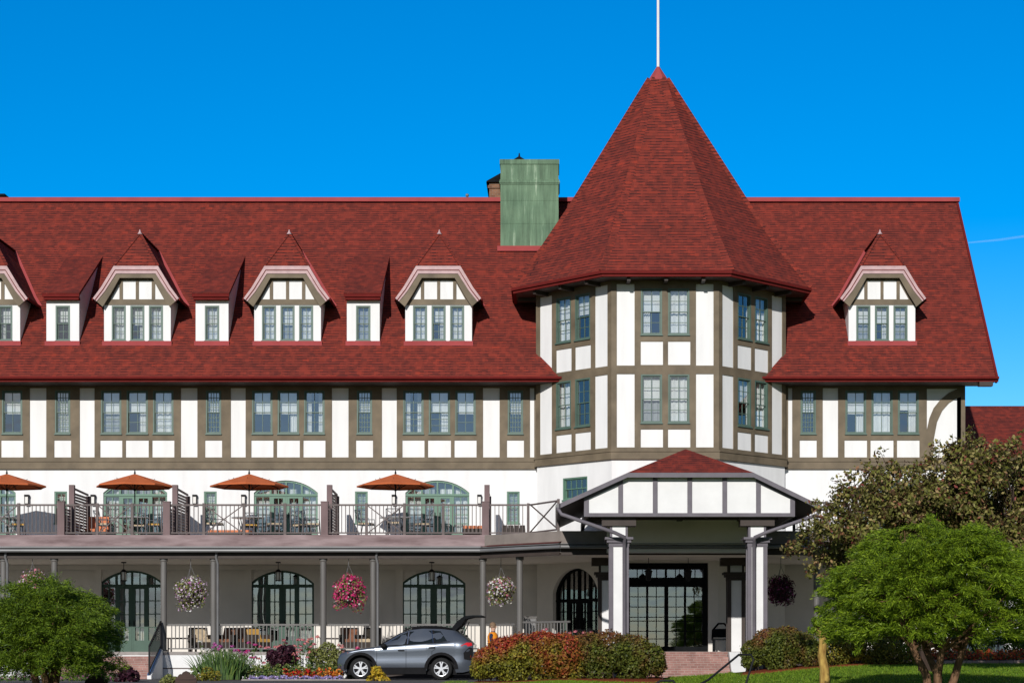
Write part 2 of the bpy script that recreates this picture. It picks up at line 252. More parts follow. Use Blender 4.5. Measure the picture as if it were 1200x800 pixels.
# ---------------------------------------------------------------- mesh helpers
def world_loc(o):
    v = Vector((0, 0, 0))
    while o is not None: v += o.location; o = o.parent
    return v
def nrm(v): return Vector(v).normalized()
class MB:
    """collects faces, links them as ONE mesh object"""
    def __init__(s): s.v = []; s.f = []; s.m = []; s.mats = []; s.sm = []; s.cur = 0; s.smooth = False
    def mat(s, name):
        if name not in s.mats: s.mats.append(name)
        s.cur = s.mats.index(name); return s
    def face(s, pts):
        i = len(s.v); s.v.extend(tuple(p) for p in pts); s.f.append(tuple(range(i, i + len(pts)))); s.m.append(s.cur); s.sm.append(s.smooth)
    def mesh(s, verts, faces):
        i = len(s.v); s.v.extend(tuple(p) for p in verts)
        for f in faces: s.f.append(tuple(k + i for k in f)); s.m.append(s.cur); s.sm.append(s.smooth)
    def hexa(s, b, t):
        """b, t: four bottom and four top corners, same winding (counter-clockwise from above)"""
        s.face(b[::-1]); s.face(t)
        for k in range(4): s.face([b[k], b[(k + 1) % 4], t[(k + 1) % 4], t[k]])
    def box(s, x0, y0, z0, x1, y1, z1):
        s.hexa([(x0, y0, z0), (x1, y0, z0), (x1, y1, z0), (x0, y1, z0)], [(x0, y0, z1), (x1, y0, z1), (x1, y1, z1), (x0, y1, z1)]); return s
    def bar(s, p, q, w, h, up=(0, 0, 1)):
        p, q = Vector(p), Vector(q); d = (q - p).normalized(); up = Vector(up)
        if abs(d.dot(up)) > 0.99: up = Vector((0, 1, 0))
        a = d.cross(up).normalized() * (w / 2); b = a.cross(d).normalized() * (h / 2)
        s.hexa([p - a - b, p + a - b, q + a - b, q - a - b], [p - a + b, p + a + b, q + a + b, q - a + b]); return s
    def tube(s, pts, rad, n=8, caps=True):
        pts = [Vector(p) for p in pts]; rr = rad if isinstance(rad, (list, tuple)) else [rad] * len(pts)
        vs = []; prev = None
        for i, p in enumerate(pts):
            d = (pts[min(i + 1, len(pts) - 1)] - pts[max(i - 1, 0)]).normalized()
            ref = prev if prev is not None else (Vector((1, 0, 0)) if abs(d.x) < 0.9 else Vector((0, 1, 0)))
            a = (ref - d * ref.dot(d)).normalized(); prev = a; b = d.cross(a)
            for k in range(n):
                t = 2 * math.pi * k / n; vs.append(p + (a * math.cos(t) + b * math.sin(t)) * rr[i])
        fs = []
        for i in range(len(pts) - 1):
            for k in range(n):
                k2 = (k + 1) % n; fs.append((i * n + k, i * n + k2, (i + 1) * n + k2, (i + 1) * n + k))
        o = s.smooth; s.smooth = True; s.mesh(vs, fs); s.smooth = o
        if caps: s.face(vs[:n][::-1]); s.face(vs[-n:])
        return s
    def lathe(s, prof, c, n=16):
        """prof: (radius, z) from bottom to top, about the vertical axis at c"""
        vs = []; c = Vector(c)
        for r, z in prof:
            for k in range(n):
                t = 2 * math.pi * k / n; vs.append(c + Vector((r * math.cos(t), r * math.sin(t), z)))
        fs = [(i * n + k, i * n + (k + 1) % n, (i + 1) * n + (k + 1) % n, (i + 1) * n + k) for i in range(len(prof) - 1) for k in range(n)]
        o = s.smooth; s.smooth = True; s.mesh(vs, fs); s.smooth = o
        s.face(vs[:n][::-1]); s.face(vs[-n:]); return s
    def ball(s, c, r, n=10, sz=1.0):
        k = 6; return s.lathe([(max(1e-3, r * math.sin(math.pi * i / k)), -r * sz * math.cos(math.pi * i / k)) for i in range(k + 1)], c, n)
    def poly_prism(s, pts, off):
        """pts: planar outline (3-D points); off: extrusion vector"""
        off = Vector(off); a = [Vector(p) for p in pts]; b = [p + off for p in a]
        tris = tessellate_polygon([a])
        for t in tris: s.face([a[i] for i in t]); s.face([b[i] for i in reversed(t)])
        for k in range(len(a)): k2 = (k + 1) % len(a); s.face([a[k], b[k], b[k2], a[k2]])
        return s
    def build(s, name, parent=None, local=False, mats=None):
        me = bpy.data.meshes.new(name)
        off = Vector((0, 0, 0)) if (parent is None or local) else world_loc(parent)
        vs = [(x - off.x, y - off.y, z - off.z) for x, y, z in s.v]
        me.from_pydata(vs, [], s.f); me.update()
        for k in (mats or s.mats): me.materials.append(MATS[k])
        me.polygons.foreach_set('material_index', s.m); me.polygons.foreach_set('use_smooth', s.sm)
        uv = me.uv_layers.new(name='UVMap').data
        for p in me.polygons:
            n = p.normal
            if abs(n.z) > 0.999: t, u = Vector((1, 0, 0)), Vector((0, 1, 0))
            else:
                t = Vector((-n.y, n.x, 0)).normalized(); u = n.cross(t)
            for li in p.loop_indices:
                q = Vector(s.v[me.loops[li].vertex_index]); uv[li].uv = (q.dot(t), q.dot(u))
        return link(bpy.data.objects.new(name, me), parent)
def link(o, parent=None):
    col.objects.link(o)
    if parent is not None: o.parent = parent
    return o
def tag(o, label=None, cat=None, group=None, kind=None):
    if label: o['label'] = label
    if cat: o['category'] = cat
    if group: o['group'] = group
    if kind: o['kind'] = kind
    return o
def thing(name, loc, label, cat, group=None, rz=0.0):
    o = bpy.data.objects.new(name, None); o.empty_display_size = 0.3; col.objects.link(o); o.location = loc; o.rotation_euler.z = rz
    return tag(o, label, cat, group)
def copy_tree(o, parent=None):
    c = o.copy(); col.objects.link(c); c.parent = parent
    for ch in list(o.children): copy_tree(ch, c)
    return c
def box_part(name, mat, parent, *b, local=False): return MB().mat(mat).box(*b).build(name, parent, local)

class Frame:
    """a vertical face: u along T, v = height, d outwards along N"""
    def __init__(s, O, T, N): s.O, s.T, s.N = Vector(O), nrm(T), nrm(N)
    def __call__(s, u, v, d=0.0): return s.O + s.T * u + Vector((0, 0, v)) + s.N * d
class Slope(Frame):
    def __init__(s, O, T, U): s.O, s.T, s.U = Vector(O), nrm(T), nrm(U); s.N = s.T.cross(s.U)
    def __call__(s, u, v, d=0.0): return s.O + s.T * u + s.U * v + s.N * d
def rect(u0, v0, u1, v1): return [(u0, v0), (u1, v0), (u1, v1), (u0, v1)]
def arch(u0, u1, v0, vs, vt, n=14):
    """opening with a segmental head: springing at vs, crown at vt"""
    c = (u0 + u1) / 2; h = (u1 - u0) / 2; r = vt - vs; Rr = (h * h + r * r) / (2 * r); a = math.asin(min(1, h / Rr))
    if r > h: a = math.pi - a
    return [(u0, v0), (u1, v0)] + [(c + Rr * math.sin(a - 2 * a * k / n), vt - Rr + Rr * math.cos(a - 2 * a * k / n)) for k in range(n + 1)]
def in_poly(p, lp):
    x, y = p; c = False
    for i in range(len(lp)):
        (x0, y0), (x1, y1) = lp[i], lp[i - 1]
        if (y0 > y) != (y1 > y) and x < (x1 - x0) * (y - y0) / (y1 - y0) + x0: c = not c
    return c
def slab(mb, F, outer, holes, d0, d1, sides=True):
    """front sheet at d1 with holes, edges running back to d0"""
    loops = [list(outer)] + [list(h) for h in holes]
    flat = [Vector(p) for lp in loops for p in lp]; ed = []; k0 = 0
    for lp in loops: ed += [(k0 + i, k0 + (i + 1) % len(lp)) for i in range(len(lp))]; k0 += len(lp)
    vs, _, fs, *_ = delaunay_2d_cdt(flat, ed, [], 0, 1e-6)
    boxes = [(min(p[0] for p in h), max(p[0] for p in h), min(p[1] for p in h), max(p[1] for p in h)) for h in loops]
    for t in fs:
        a, b, c = (vs[i] for i in t); m = ((a[0] + b[0] + c[0]) / 3, (a[1] + b[1] + c[1]) / 3)
        ar = (b[0] - a[0]) * (c[1] - a[1]) - (b[1] - a[1]) * (c[0] - a[0])
        if abs(ar) < 1e-9 or not in_poly(m, loops[0]): continue
        if any(q[0] < m[0] < q[1] and q[2] < m[1] < q[3] and in_poly(m, h) for h, q in zip(loops[1:], boxes[1:])): continue
        if ar < 0: b, c = c, b
        mb.face([F(*a, d1), F(*b, d1), F(*c, d1)])
    if sides and d0 != d1:
        for j, lp in enumerate(loops):
            for k in range(len(lp)):
                a, b = lp[k], lp[(k + 1) % len(lp)]
                q = [F(*a, d0), F(*b, d0), F(*b, d1), F(*a, d1)]
                mb.face(q if j == 0 else q[::-1])
    return mb
def fbox(mb, F, u0, v0, u1, v1, d0, d1):
    mb.hexa([F(u0, v0, d1), F(u1, v0, d1), F(u1, v0, d0), F(u0, v0, d0)], [F(u0, v1, d1), F(u1, v1, d1), F(u1, v1, d0), F(u0, v1, d0)]); return mb

def leaves(name, P, Nn, size, aspect, mats, parent=None, mat_p=None, fold=0.0, jitter=0.6, size_var=0.35, along=None):
    """rhombic leaves at P (n,3) facing roughly Nn (n,3); along = preferred leaf axis"""
    P = np.asarray(P, float); n = len(P)
    Nn = np.asarray(Nn, float) + rng.normal(0, jitter, (n, 3)); Nn /= np.linalg.norm(Nn, axis=1)[:, None] + 1e-9
    A = rng.normal(0, 1, (n, 3)) if along is None else np.asarray(along, float) + rng.normal(0, 0.35, (n, 3))
    A -= Nn * np.sum(A * Nn, 1)[:, None]; A /= np.linalg.norm(A, axis=1)[:, None] + 1e-9
    B = np.cross(Nn, A)
    S = (np.broadcast_to(np.asarray(size, float), (n,)) * (1 + rng.uniform(-size_var, size_var, n)))[:, None]
    off = np.array(world_loc(parent)) if parent is not None else np.zeros(3)
    P = P - off
    V = np.stack([P - A * S / 2, P + B * S * aspect / 2 - A * S * 0.05, P + A * S / 2, P - B * S * aspect / 2 - A * S * 0.05], 1).reshape(-1, 3)
    me = bpy.data.meshes.new(name)
    me.vertices.add(4 * n); me.vertices.foreach_set('co', V.ravel())
    me.loops.add(4 * n); me.loops.foreach_set('vertex_index', np.arange(4 * n))
    me.polygons.add(n); me.polygons.foreach_set('loop_start', np.arange(0, 4 * n, 4))
    if isinstance(mats, str): mats = [mats]
    for k in mats: me.materials.append(MATS[k])
    if len(mats) > 1: me.polygons.foreach_set('material_index', rng.choice(len(mats), n, p=mat_p).astype(np.int32))
    me.update(calc_edges=True); me.validate()
    return link(bpy.data.objects.new(name, me), parent)
def clump_points(clumps, n, shell=0.55, flat=1.0):
    """n points in the union of balls (x, y, z, r[, squash]) biased to their outsides, with outward directions"""
    C = np.array([(c[0], c[1], c[2], c[3], c[4] if len(c) > 4 else flat) for c in clumps], float)
    w = C[:, 3] ** 2; idx = rng.choice(len(C), n, p=w / w.sum())
    d = rng.normal(0, 1, (n, 3)); d /= np.linalg.norm(d, axis=1)[:, None]
    rr = C[idx, 3] * (shell + (1 - shell) * rng.random(n) ** 0.6) * (1 + rng.normal(0, 0.05, n))
    P = C[idx, :3] + d * rr[:, None] * np.stack([np.ones(n), np.ones(n), C[idx, 4]], 1)
    return P, d
# ================================================================ the ground
def sm(a, b, x):
    t = np.clip((np.asarray(x, float) - a) / (b - a), 0, 1); return t * t * (3 - 2 * t)
def ground_z(x, y):
    """height of the ground: flat drive by the veranda, a lawn in front that falls away to the viewer, a raised bed on the right"""
    x = np.asarray(x, float); y = np.asarray(y, float)
    lawn = -0.02 + 0.11 * sm(-1.6, 0.6, x) + 0.44 * sm(2.5, 9.5, x)
    front = lawn - 0.045 * np.clip(-12.2 - y, 0, 24) * (0.25 * sm(-21, -24, y) + 0.75 * sm(-1.6, 4, x)) - 0.35 * sm(-40, -60, y)
    back = -0.03 + 0.58 * sm(7.9, 8.5, x)
    return np.where(y < -11.6, front, back + (front - back) * sm(-11.0, -11.6, y) )
xs = np.unique(np.concatenate([np.linspace(-900, -60, 15), np.linspace(-60, -24, 25), np.linspace(-24, 24, 193), np.linspace(24, 60, 25), np.linspace(60, 900, 15)]))
ys = np.unique(np.concatenate([np.linspace(-900, -110, 12), np.linspace(-110, -34, 39), np.linspace(-34, -2, 161), np.linspace(-2, 40, 20), np.linspace(40, 900, 12)]))
gx, gy = np.meshgrid(xs, ys); gz = ground_z(gx, gy)
nx, ny = len(xs), len(ys)
mb = MB().mat('lawn_ground'); mb.smooth = True
mb.mesh(np.stack([gx, gy, gz], -1).reshape(-1, 3).tolist(), [(j * nx + i, j * nx + i + 1, (j + 1) * nx + i + 1, (j + 1) * nx + i) for j in range(ny - 1) for i in range(nx - 1)])
tag(mb.build('ground'), kind='structure')
mb = MB().mat('asphalt')
mb.face([(-60, -11.9, 0.006), (7.8, -11.9, 0.006), (7.8, -5.0, 0.006), (-60, -5.0, 0.006)]); mb.face([(-60, -20.5, 0.006), (-1.7, -20.5, 0.006), (-1.7, -11.9, 0.006), (-60, -11.9, 0.006)])
tag(mb.build('driveway'), kind='structure')
mb = MB().mat('concrete')
mb.box(-1.7, -12.0, -0.2, 7.85, -11.82, 0.10)
tag(mb.build('kerb'), kind='structure')

# ================================================================ the hotel
hotel = thing('hotel_building', (0, 0, 0), 'long white half-timbered hotel with red shingle roof, dormers and octagonal tower', 'hotel')
WL, WR = -28.0, 15.03
FM = Frame((0, 0, 0), (1, 0, 0), (0, -1, 0))
TL, TR = -0.60, 8.34                       # where the tower interrupts the front wall
TERR, PORCH = 4.85, 0.915
zt = lambda y: Z(y, 70)
WV0, WV1 = zt(508.4), zt(457.5)

def curtain(mb, F, u0, u1, v0, v1, style, d):
    """white drapes and sheers hung behind the glass, and white sheets imitating sky reflections"""
    w = u1 - u0
    def sheet(a, b, c, e, mat, amp=0.03, n=14):
        mb.mat(mat)
        for k in range(n):
            p, q = a + (b - a) * k / n, a + (b - a) * (k + 1) / n
            dp, dq = d + amp * math.sin(k * 1.9), d + amp * math.sin((k + 1) * 1.9)
            mb.face([F(p, c, dp), F(q, c, dq), F(q, e, dq), F(p, e, dp)])
    if style == 'sheer': sheet(u0, u1, v0, v1, 'curtain', 0.025)
    elif style == 'grey': sheet(u0, u1, v0, v1, 'curtain_grey', 0.02)
    elif style.startswith('roller'):  # white sheet over the upper half imitates sky reflected in the glass
        sheet(u0, u1, v0 + (v1 - v0) * rnd.choice([.46, .5, .5, .56]), v1, 'curtain', 0.004, 6); d -= .03
        if style == 'roller_left': sheet(u0, u0 + w * 0.45, v0, v1, 'curtain', 0.03)
        if style == 'roller_right': sheet(u1 - w * 0.45, u1, v0, v1, 'curtain', 0.03)
        if style == 'roller_grey': sheet(u0, u1, v0, v1, 'curtain_grey', 0.02)
    elif style == 'left': sheet(u0, u0 + w * 0.62, v0, v1, 'curtain', 0.03)
    elif style == 'right': sheet(u0 + w * 0.45, u1, v0, v1, 'curtain', 0.03)
    elif style == 'drapes': sheet(u0, u0 + w * 0.33, v0, v1, 'curtain'); sheet(u1 - w * 0.33, u1, v0, v1, 'curtain')

def window(F, u0, u1, v0, v1, cols=2, ru=2, rl=2, parent=None, style='sheer', merged=False, dr=0.0, mat='window_green', fw=0.055):
    """double-hung sash window; merged: glass and curtain in the same mesh (a window that is itself a sub-part)"""
    mb = MB().mat(mat)
    i0, i1, j0, j1 = u0 + fw, u1 - fw, v0 + fw, v1 - fw
    slab(mb, F, rect(u0 + .002, v0 + .002, u1 - .002, v1 - .002), [rect(i0, j0, i1, j1)], -0.14 + dr, 0.004 + dr)
    fbox(mb, F, u0 - .02, v0 - .035, u1 + .02, v0 + .012, 0.0 + dr, 0.06 + dr)
    mid = (j0 + j1) / 2; sw = 0.032
    for a, b, dd, nr in ((mid - .02, j1, -0.045, ru), (j0, mid + .02, -0.085, rl)):
        slab(mb, F, rect(i0 + .001, a, i1 - .001, b - .001), [rect(i0 + sw, a + sw, i1 - sw, b - sw)], dd - .03 + dr, dd + dr)
        for k in range(1, cols):
            u = i0 + sw + (i1 - i0 - 2 * sw) * k / cols; fbox(mb, F, u - .011, a + sw, u + .011, b - sw, dd - .024 + dr, dd - .006 + dr)
        for k in range(1, nr):
            v = a + sw + (b - a - 2 * sw) * k / nr; fbox(mb, F, i0 + sw, v - .011, i1 - sw, v + .011, dd - .023 + dr, dd - .005 + dr)
    gl = mb if merged else MB()
    gl.mat('glass')
    gl.face([F(i0, mid, -.070 + dr), F(i1, mid, -.070 + dr), F(i1, j1, -.070 + dr), F(i0, j1, -.070 + dr)])
    gl.face([F(i0, j0, -.112 + dr), F(i1, j0, -.112 + dr), F(i1, mid, -.112 + dr), F(i0, mid, -.112 + dr)])
    cu = mb if merged else MB()
    curtain(cu, F, i0 - .05, i1 + .05, j0 - .02, j1 + .04, style, -0.24 + dr)
    o = mb.build('window', parent)
    if not merged:
        gl.build('pane', o)
        if cu.f: cu.build('curtain', o)
    return o
STY = ['sheer', 'roller', 'roller_left', 'roller_right', 'roller', 'roller_left', 'roller_right', 'drapes', 'roller_grey']

def arched_door(F, uc, hw, v0, vs, vt, parent, mat='door_green', dr=-0.06, transom=None, drapes=()):
    """segment-headed french doors: two glazed leaves, two sidelights and a fanlight"""
    r = vt - vs; Rr = (hw * hw + r * r) / (2 * r)
    def arc(u, off): return vt - Rr + math.sqrt(max(0, (Rr - off) ** 2 - (u - uc) ** 2))
    bd = 0.075; tr = transom or vs - 0.10
    outer = arch(uc - hw + .003, uc + hw - .003, v0, vs, vt - .003)
    e = [uc - hw + bd, uc - hw * 0.52, uc - hw * 0.46, uc - 0.03, uc + 0.03, uc + hw * 0.46, uc + hw * 0.52, uc + hw - bd]
    holes = []; bars = []
    st = 0.09
    for a, b in ((e[2] + st, e[3] - st), (e[4] + st, e[5] - st)):
        holes.append(rect(a, v0 + 0.42, b, tr - 0.10)); bars.append((a, b, v0 + 0.42, tr - 0.10, 2, 4))
    for a, b in ((e[0], e[1]), (e[6], e[7])):
        holes.append(rect(a, v0 + 0.42, b, tr - 0.05)); bars.append((a, b, v0 + 0.42, tr - 0.05, 2, 4))
    for a, b in ((e[0] + .02, e[1]), (e[2], e[3]), (e[4], e[5]), (e[6], e[7] - .02)):
        k = 6; top = [(b + (a - b) * i / k, arc(b + (a - b) * i / k, bd)) for i in range(k + 1)]
        top = [(u, max(v, tr + 0.09)) for u, v in top]
        holes.append([(a, tr + 0.06), (b, tr + 0.06)] + top)
        m_ = (a + b) / 2; bars.append((m_ - .016, m_ + .016, tr + 0.06, arc(m_, bd), 0, 0))
    mb = MB().mat(mat); slab(mb, F, outer, holes, -0.10 + dr, dr)
    for a, b, c, d_, nc, nr in bars:
        if nc == 0: fbox(mb, F, a, c, b, d_, -.06 + dr, -.03 + dr); continue
        for k in range(1, nc):
            u = a + (b - a) * k / nc; fbox(mb, F, u - .017, c, u + .017, d_, -.061 + dr, -.031 + dr)
        for k in range(1, nr):
            v = c + (d_ - c) * k / nr; fbox(mb, F, a, v - .017, b, v + .017, -.060 + dr, -.030 + dr)
    for u in (e[3] - .015, e[4] - .015): fbox(mb, F, u, v0 + .05, u + .03, tr - .03, dr, dr + .012)
    fbox(mb, F, uc - hw + .01, tr - .02, uc + hw - .01, tr + .025, dr, dr + .03)
    o = mb.build('arched_door', parent)
    g = MB().mat('glass'); slab(g, F, arch(uc - hw + .02, uc + hw - .02, v0 + .1, vs, vt - .03), [], -.07 + dr, -.07 + dr, False); g.build('pane', o)
    if drapes:
        cu = MB()
        for a, b, stl in drapes: curtain(cu, F, uc + a * hw, uc + b * hw, v0 + .1, vs + r * .35, stl, -.30 + dr)
        cu.build('curtain', o)
    h = MB().mat('black_metal')
    for u in (e[3] - .06, e[4] + .06): h.bar(F(u, v0 + .95, dr + .03), F(u, v0 + 1.15, dr + .03), .025, .04)
    h.build('handle', o)
    return o

# ---- openings of the long front wall
PER = 177.0
trip = [-16 + PER * k for k in range(-1, 4)]; sing = [73.6 + PER * k - 0.2 * k for k in range(-1, 4)]
wins, cells_white, arches, small = [], [], [], []
for c in trip:
    for a, b in ((-42.5, -18.5), (-12.5, 12.5), (18.5, 42.5)): wins.append((X(c + a), X(c + b), 3))
for c in sing: wins.append((X(c - 9), X(c + 9), 1))
wins += [(X(938), X(956), 1), (X(990.5), X(1015), 3), (X(1021), X(1046), 3), (X(1052), X(1076.5), 3)]
for c in trip:
    for a, b in ((-67.5, -50), (51, 70.5)): cells_white.append((X(c + a), X(c + b)))
cells_white = [(a, b) for a, b in cells_white if a > WL + .5]
cells_white += [(X(621), X(626)), (X(923.5), X(928.3)), (X(964), X(982))]
for c in [-19, 158.5, 335, 512.5]: arches.append((X(c), 'top')); arches.append((X(c - 4.5), 'low'))
arches.append((X(1047), 'top'))
AH = 1.17
for c in (-106, 71.2, 246.5, 423.5, 601.5): small.append((X(c - 7.5), X(c + 7.5)))

def holes_in(x0, x1):
    H = [rect(a, WV0, b, WV1) for a, b, k in wins if x0 < a < x1]
    H += [rect(a, zt(613), b, zt(575.5)) for a, b in small if x0 < a < x1]
    for c, k in arches:
        if x0 < c < x1: H.append(arch(c - AH, c + AH, TERR + .02, zt(577), zt(562.5)) if k == 'top' else arch(c - AH, c + AH, PORCH, zt(683), zt(668)))
    return H
mb = MB().mat('stucco')
cuts = [WL] + [X(c + 75.5) for c in (-193, -16, 161, 338, 515)] + [TL]
for a, b in zip(cuts[:-1], cuts[1:]): slab(mb, FM, rect(a, 4.14, b, 10.85), [h for h in holes_in(a, b) if h[0][1] > 4.2], -0.30, 0.0)
slab(mb, FM, rect(TR, 4.14, WR, 10.85), [h for h in holes_in(TR, WR) if h[0][1] > 4.2], -0.30, 0.0)
# the end walls with their gables, and the back wall
for x, s in ((WR, 1), (WL, -1)):
    F = Frame((x, 0, 0), (0, s, 0), (s, 0, 0)); pts = [(0, 0), (11.2, 0), (11.2, 12.1), (5.6, 18.5), (0, 12.1)]
    slab(mb, F, pts if s > 0 else [(-u, v) for u, v in pts][::-1], [], -0.30, -0.001)
slab(mb, Frame((0, 11.2, 0), (-1, 0, 0), (0, 1, 0)), rect(-WR, 0, -WL, 12.0), [], -0.3, 0)
mb.build('wall', hotel)
mb = MB().mat('porch_wall')
for a, b in zip(cuts[:-1], cuts[1:]): slab(mb, FM, rect(a, 0, b, 4.138), [h for h in holes_in(a, b) if h[0][1] < 4.2], -0.30, 0.0)
mb.build('ground_floor_wall', hotel)
slab(MB().mat('porch_wall'), FM, rect(TR, 0, WR, 4.138), [], -0.30, 0.0).build('ground_floor_wall', hotel)
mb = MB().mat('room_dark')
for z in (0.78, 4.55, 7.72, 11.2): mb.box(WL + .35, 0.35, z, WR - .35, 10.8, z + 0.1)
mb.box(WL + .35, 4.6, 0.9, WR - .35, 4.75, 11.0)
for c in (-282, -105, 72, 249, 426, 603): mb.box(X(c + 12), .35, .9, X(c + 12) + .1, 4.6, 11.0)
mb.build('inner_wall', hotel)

# ---- timber framing of the top storey
TZ0, TZ1 = zt(549), zt(452.3)
P0, P1 = zt(535.7), zt(515.6)
def timber_run(x0, x1, extra=()):
    H = []
    for a, b, k in wins:
        if x0 < a < x1: H.append(rect(a, WV0, b, WV1)); H.append(rect(a - .03, P0, b + .03, P1))
    for a, b in cells_white:
        if x0 < a < x1: H.append(rect(a, P0, b, zt(454.7)))
    H += extra
    mb = MB().mat('timber')
    return slab(mb, FM, rect(x0, TZ0, x1, TZ1), H, 0.0, 0.035)
q = lambda *pp: [(X(a), zt(b)) for a, b in pp]
brace1 = q((1086, 504), (1089, 490), (1094, 478), (1102, 468), (1112, 460), (1122, 455.5), (1086, 455.5))
brace2 = q((1093.5, 535.7), (1126, 535.7), (1126, 465), (1119, 467.5), (1112, 472), (1104, 481), (1098, 494), (1094, 515))
mb = MB().mat('timber')
for a, b in zip(cuts[:-1], cuts[1:]):
    t = timber_run(a, b); mb.mesh(t.v, t.f)
t = timber_run(TR + .04, WR - .001, [brace1, brace2]); mb.mesh(t.v, t.f)
for a, b in ((WL, TL - .02), (TR + .06, WR + .04)):
    fbox(mb, FM, a, zt(548.3), b, zt(540.2), 0.035, 0.085); fbox(mb, FM, a, zt(541), b, zt(539.4), 0.085, 0.115); fbox(mb, FM, a, zt(549.6), b, zt(547.8), 0.035, 0.10)
mb.build('timber_framing', hotel)

for i, (a, b, k) in enumerate(wins):
    st = rnd.choice(STY)
    if k == 1: window(FM, a, b, WV0, WV1, 4, 4, 4, hotel, rnd.choice(['roller', 'roller', 'roller_grey', 'sheer']), dr=0.03)
    else: window(FM, a, b, WV0, WV1, 2 if k == 3 else 3, 2, rnd.choice([1, 2, 3]), hotel, st, dr=0.03)
for a, b in small: window(FM, a, b, zt(613), zt(575.5), 2, 3, 3, hotel, rnd.choice(['grey', 'sheer']), dr=-0.03, mat='door_green')
for c, k in arches:
    i_ = round((c - X(-19)) / (X(177) - X(0)))
    if k == 'top': arched_door(FM, c, AH, TERR + .02, zt(577), zt(562.5), hotel, drapes=[(-.98, -.5, 'sheer'), (.5, .98, 'sheer'), (-.45, -.1, ('drapes', 'grey')[i_ % 2]), (.08, .45, ('sheer', 'grey', 'left')[i_ % 3])])
    else: arched_door(FM, c, AH, PORCH, zt(683), zt(668), hotel, 'door_green_shaded', drapes=[[(-.45, .47, 'grey')], [(-.5, .5, 'grey')], [(-.98, -.5, 'grey'), (.05, .98, 'grey')], [(-.98, -.7, 'grey')]][i_ % 4])

# ---- main roof
EV_Y, EV_Z, RG_Y, RG_Z = -1.2, Z(441, 68.8), 5.6, Z(236.2, 75.6)
SL = (RG_Z - EV_Z) / (RG_Y - EV_Y); RL = math.hypot(RG_Z - EV_Z, RG_Y - EV_Y)
def roof_y(z): return EV_Y + (z - EV_Z) / SL
def roof_z(y): return EV_Z + (y - EV_Y) * SL
RX0, RX1 = WL - .6, 15.97
FR = Slope((0, EV_Y, EV_Z), (1, 0, 0), (0, RG_Y - EV_Y, RG_Z - EV_Z))
sv = lambda y: (y - EV_Y) * RL / (RG_Y - EV_Y)
hips = [X(c) for c in (-15.5, 161, 337, 514)] + [X(1033.5)]
sheds = [X(c) for c in (-103, 73.6, 248.5, 425.7)]
mb = MB().mat('shingle')
ws = 0.9
outl = [(RX0, 0), (ws, 0), (ws, sv(2.2)), (7.74 - ws, sv(2.2)), (7.74 - ws, 0), (RX1, 0), (RX1, RL), (RX0, RL)]
holes = [rect(c - 1.0, sv(.12), c + 1.0, sv(1.15)) for c in hips] + [rect(c - .5, sv(.12), c + .5, sv(1.6)) for c in sheds]
slab(mb, FR, outl, holes, -.06, 0)
FB = Slope((0, 2 * RG_Y - EV_Y, EV_Z), (-1, 0, 0), (0, EV_Y - RG_Y, RG_Z - EV_Z))
slab(mb, FB, rect(-RX1, 0, -RX0, RL), [], -.06, 0)
roof = mb.build('roof', hotel)
mb = MB().mat('flashing')
mb.bar((RX0, RG_Y, RG_Z + .05), (RX1 + .02, RG_Y, RG_Z + .05), .34, .16)
mb.build('ridge_cap', roof)
mb = MB().mat('maroon')
for a, b in ((RX0, .25), (7.45, RX1)):
    mb.box(a, EV_Y - .02, EV_Z - .19, b, EV_Y + .05, EV_Z - .075)
    mb.tube([(a, EV_Y - .09, EV_Z - .06), (b, EV_Y - .09, EV_Z - .06)], .055, 8)
dz = Vector((0, 0, -.17))
for xx in (RX1 - .06,):
    mb.bar((xx, EV_Y, EV_Z - .14), (xx, RG_Y, RG_Z - .14), .08, .26)
mb.build('eave_fascia', roof)
mb = MB().mat('dark_timber')
mb.box(RX0, EV_Y + .05, EV_Z - .185, ws, -0.001, EV_Z - .13); mb.box(7.74 - ws, EV_Y + .05, EV_Z - .185, RX1 - .1, -0.001, EV_Z - .13)
mb.box(WR + .25, EV_Y - .05, EV_Z - .34, RX1 - .2, EV_Y + .25, EV_Z - .19)
mb.bar((WR + .45, EV_Y + .2, EV_Z - .1), (WR + .45, RG_Y, RG_Z - .3), .8, .05)
mb.build('soffit', roof)

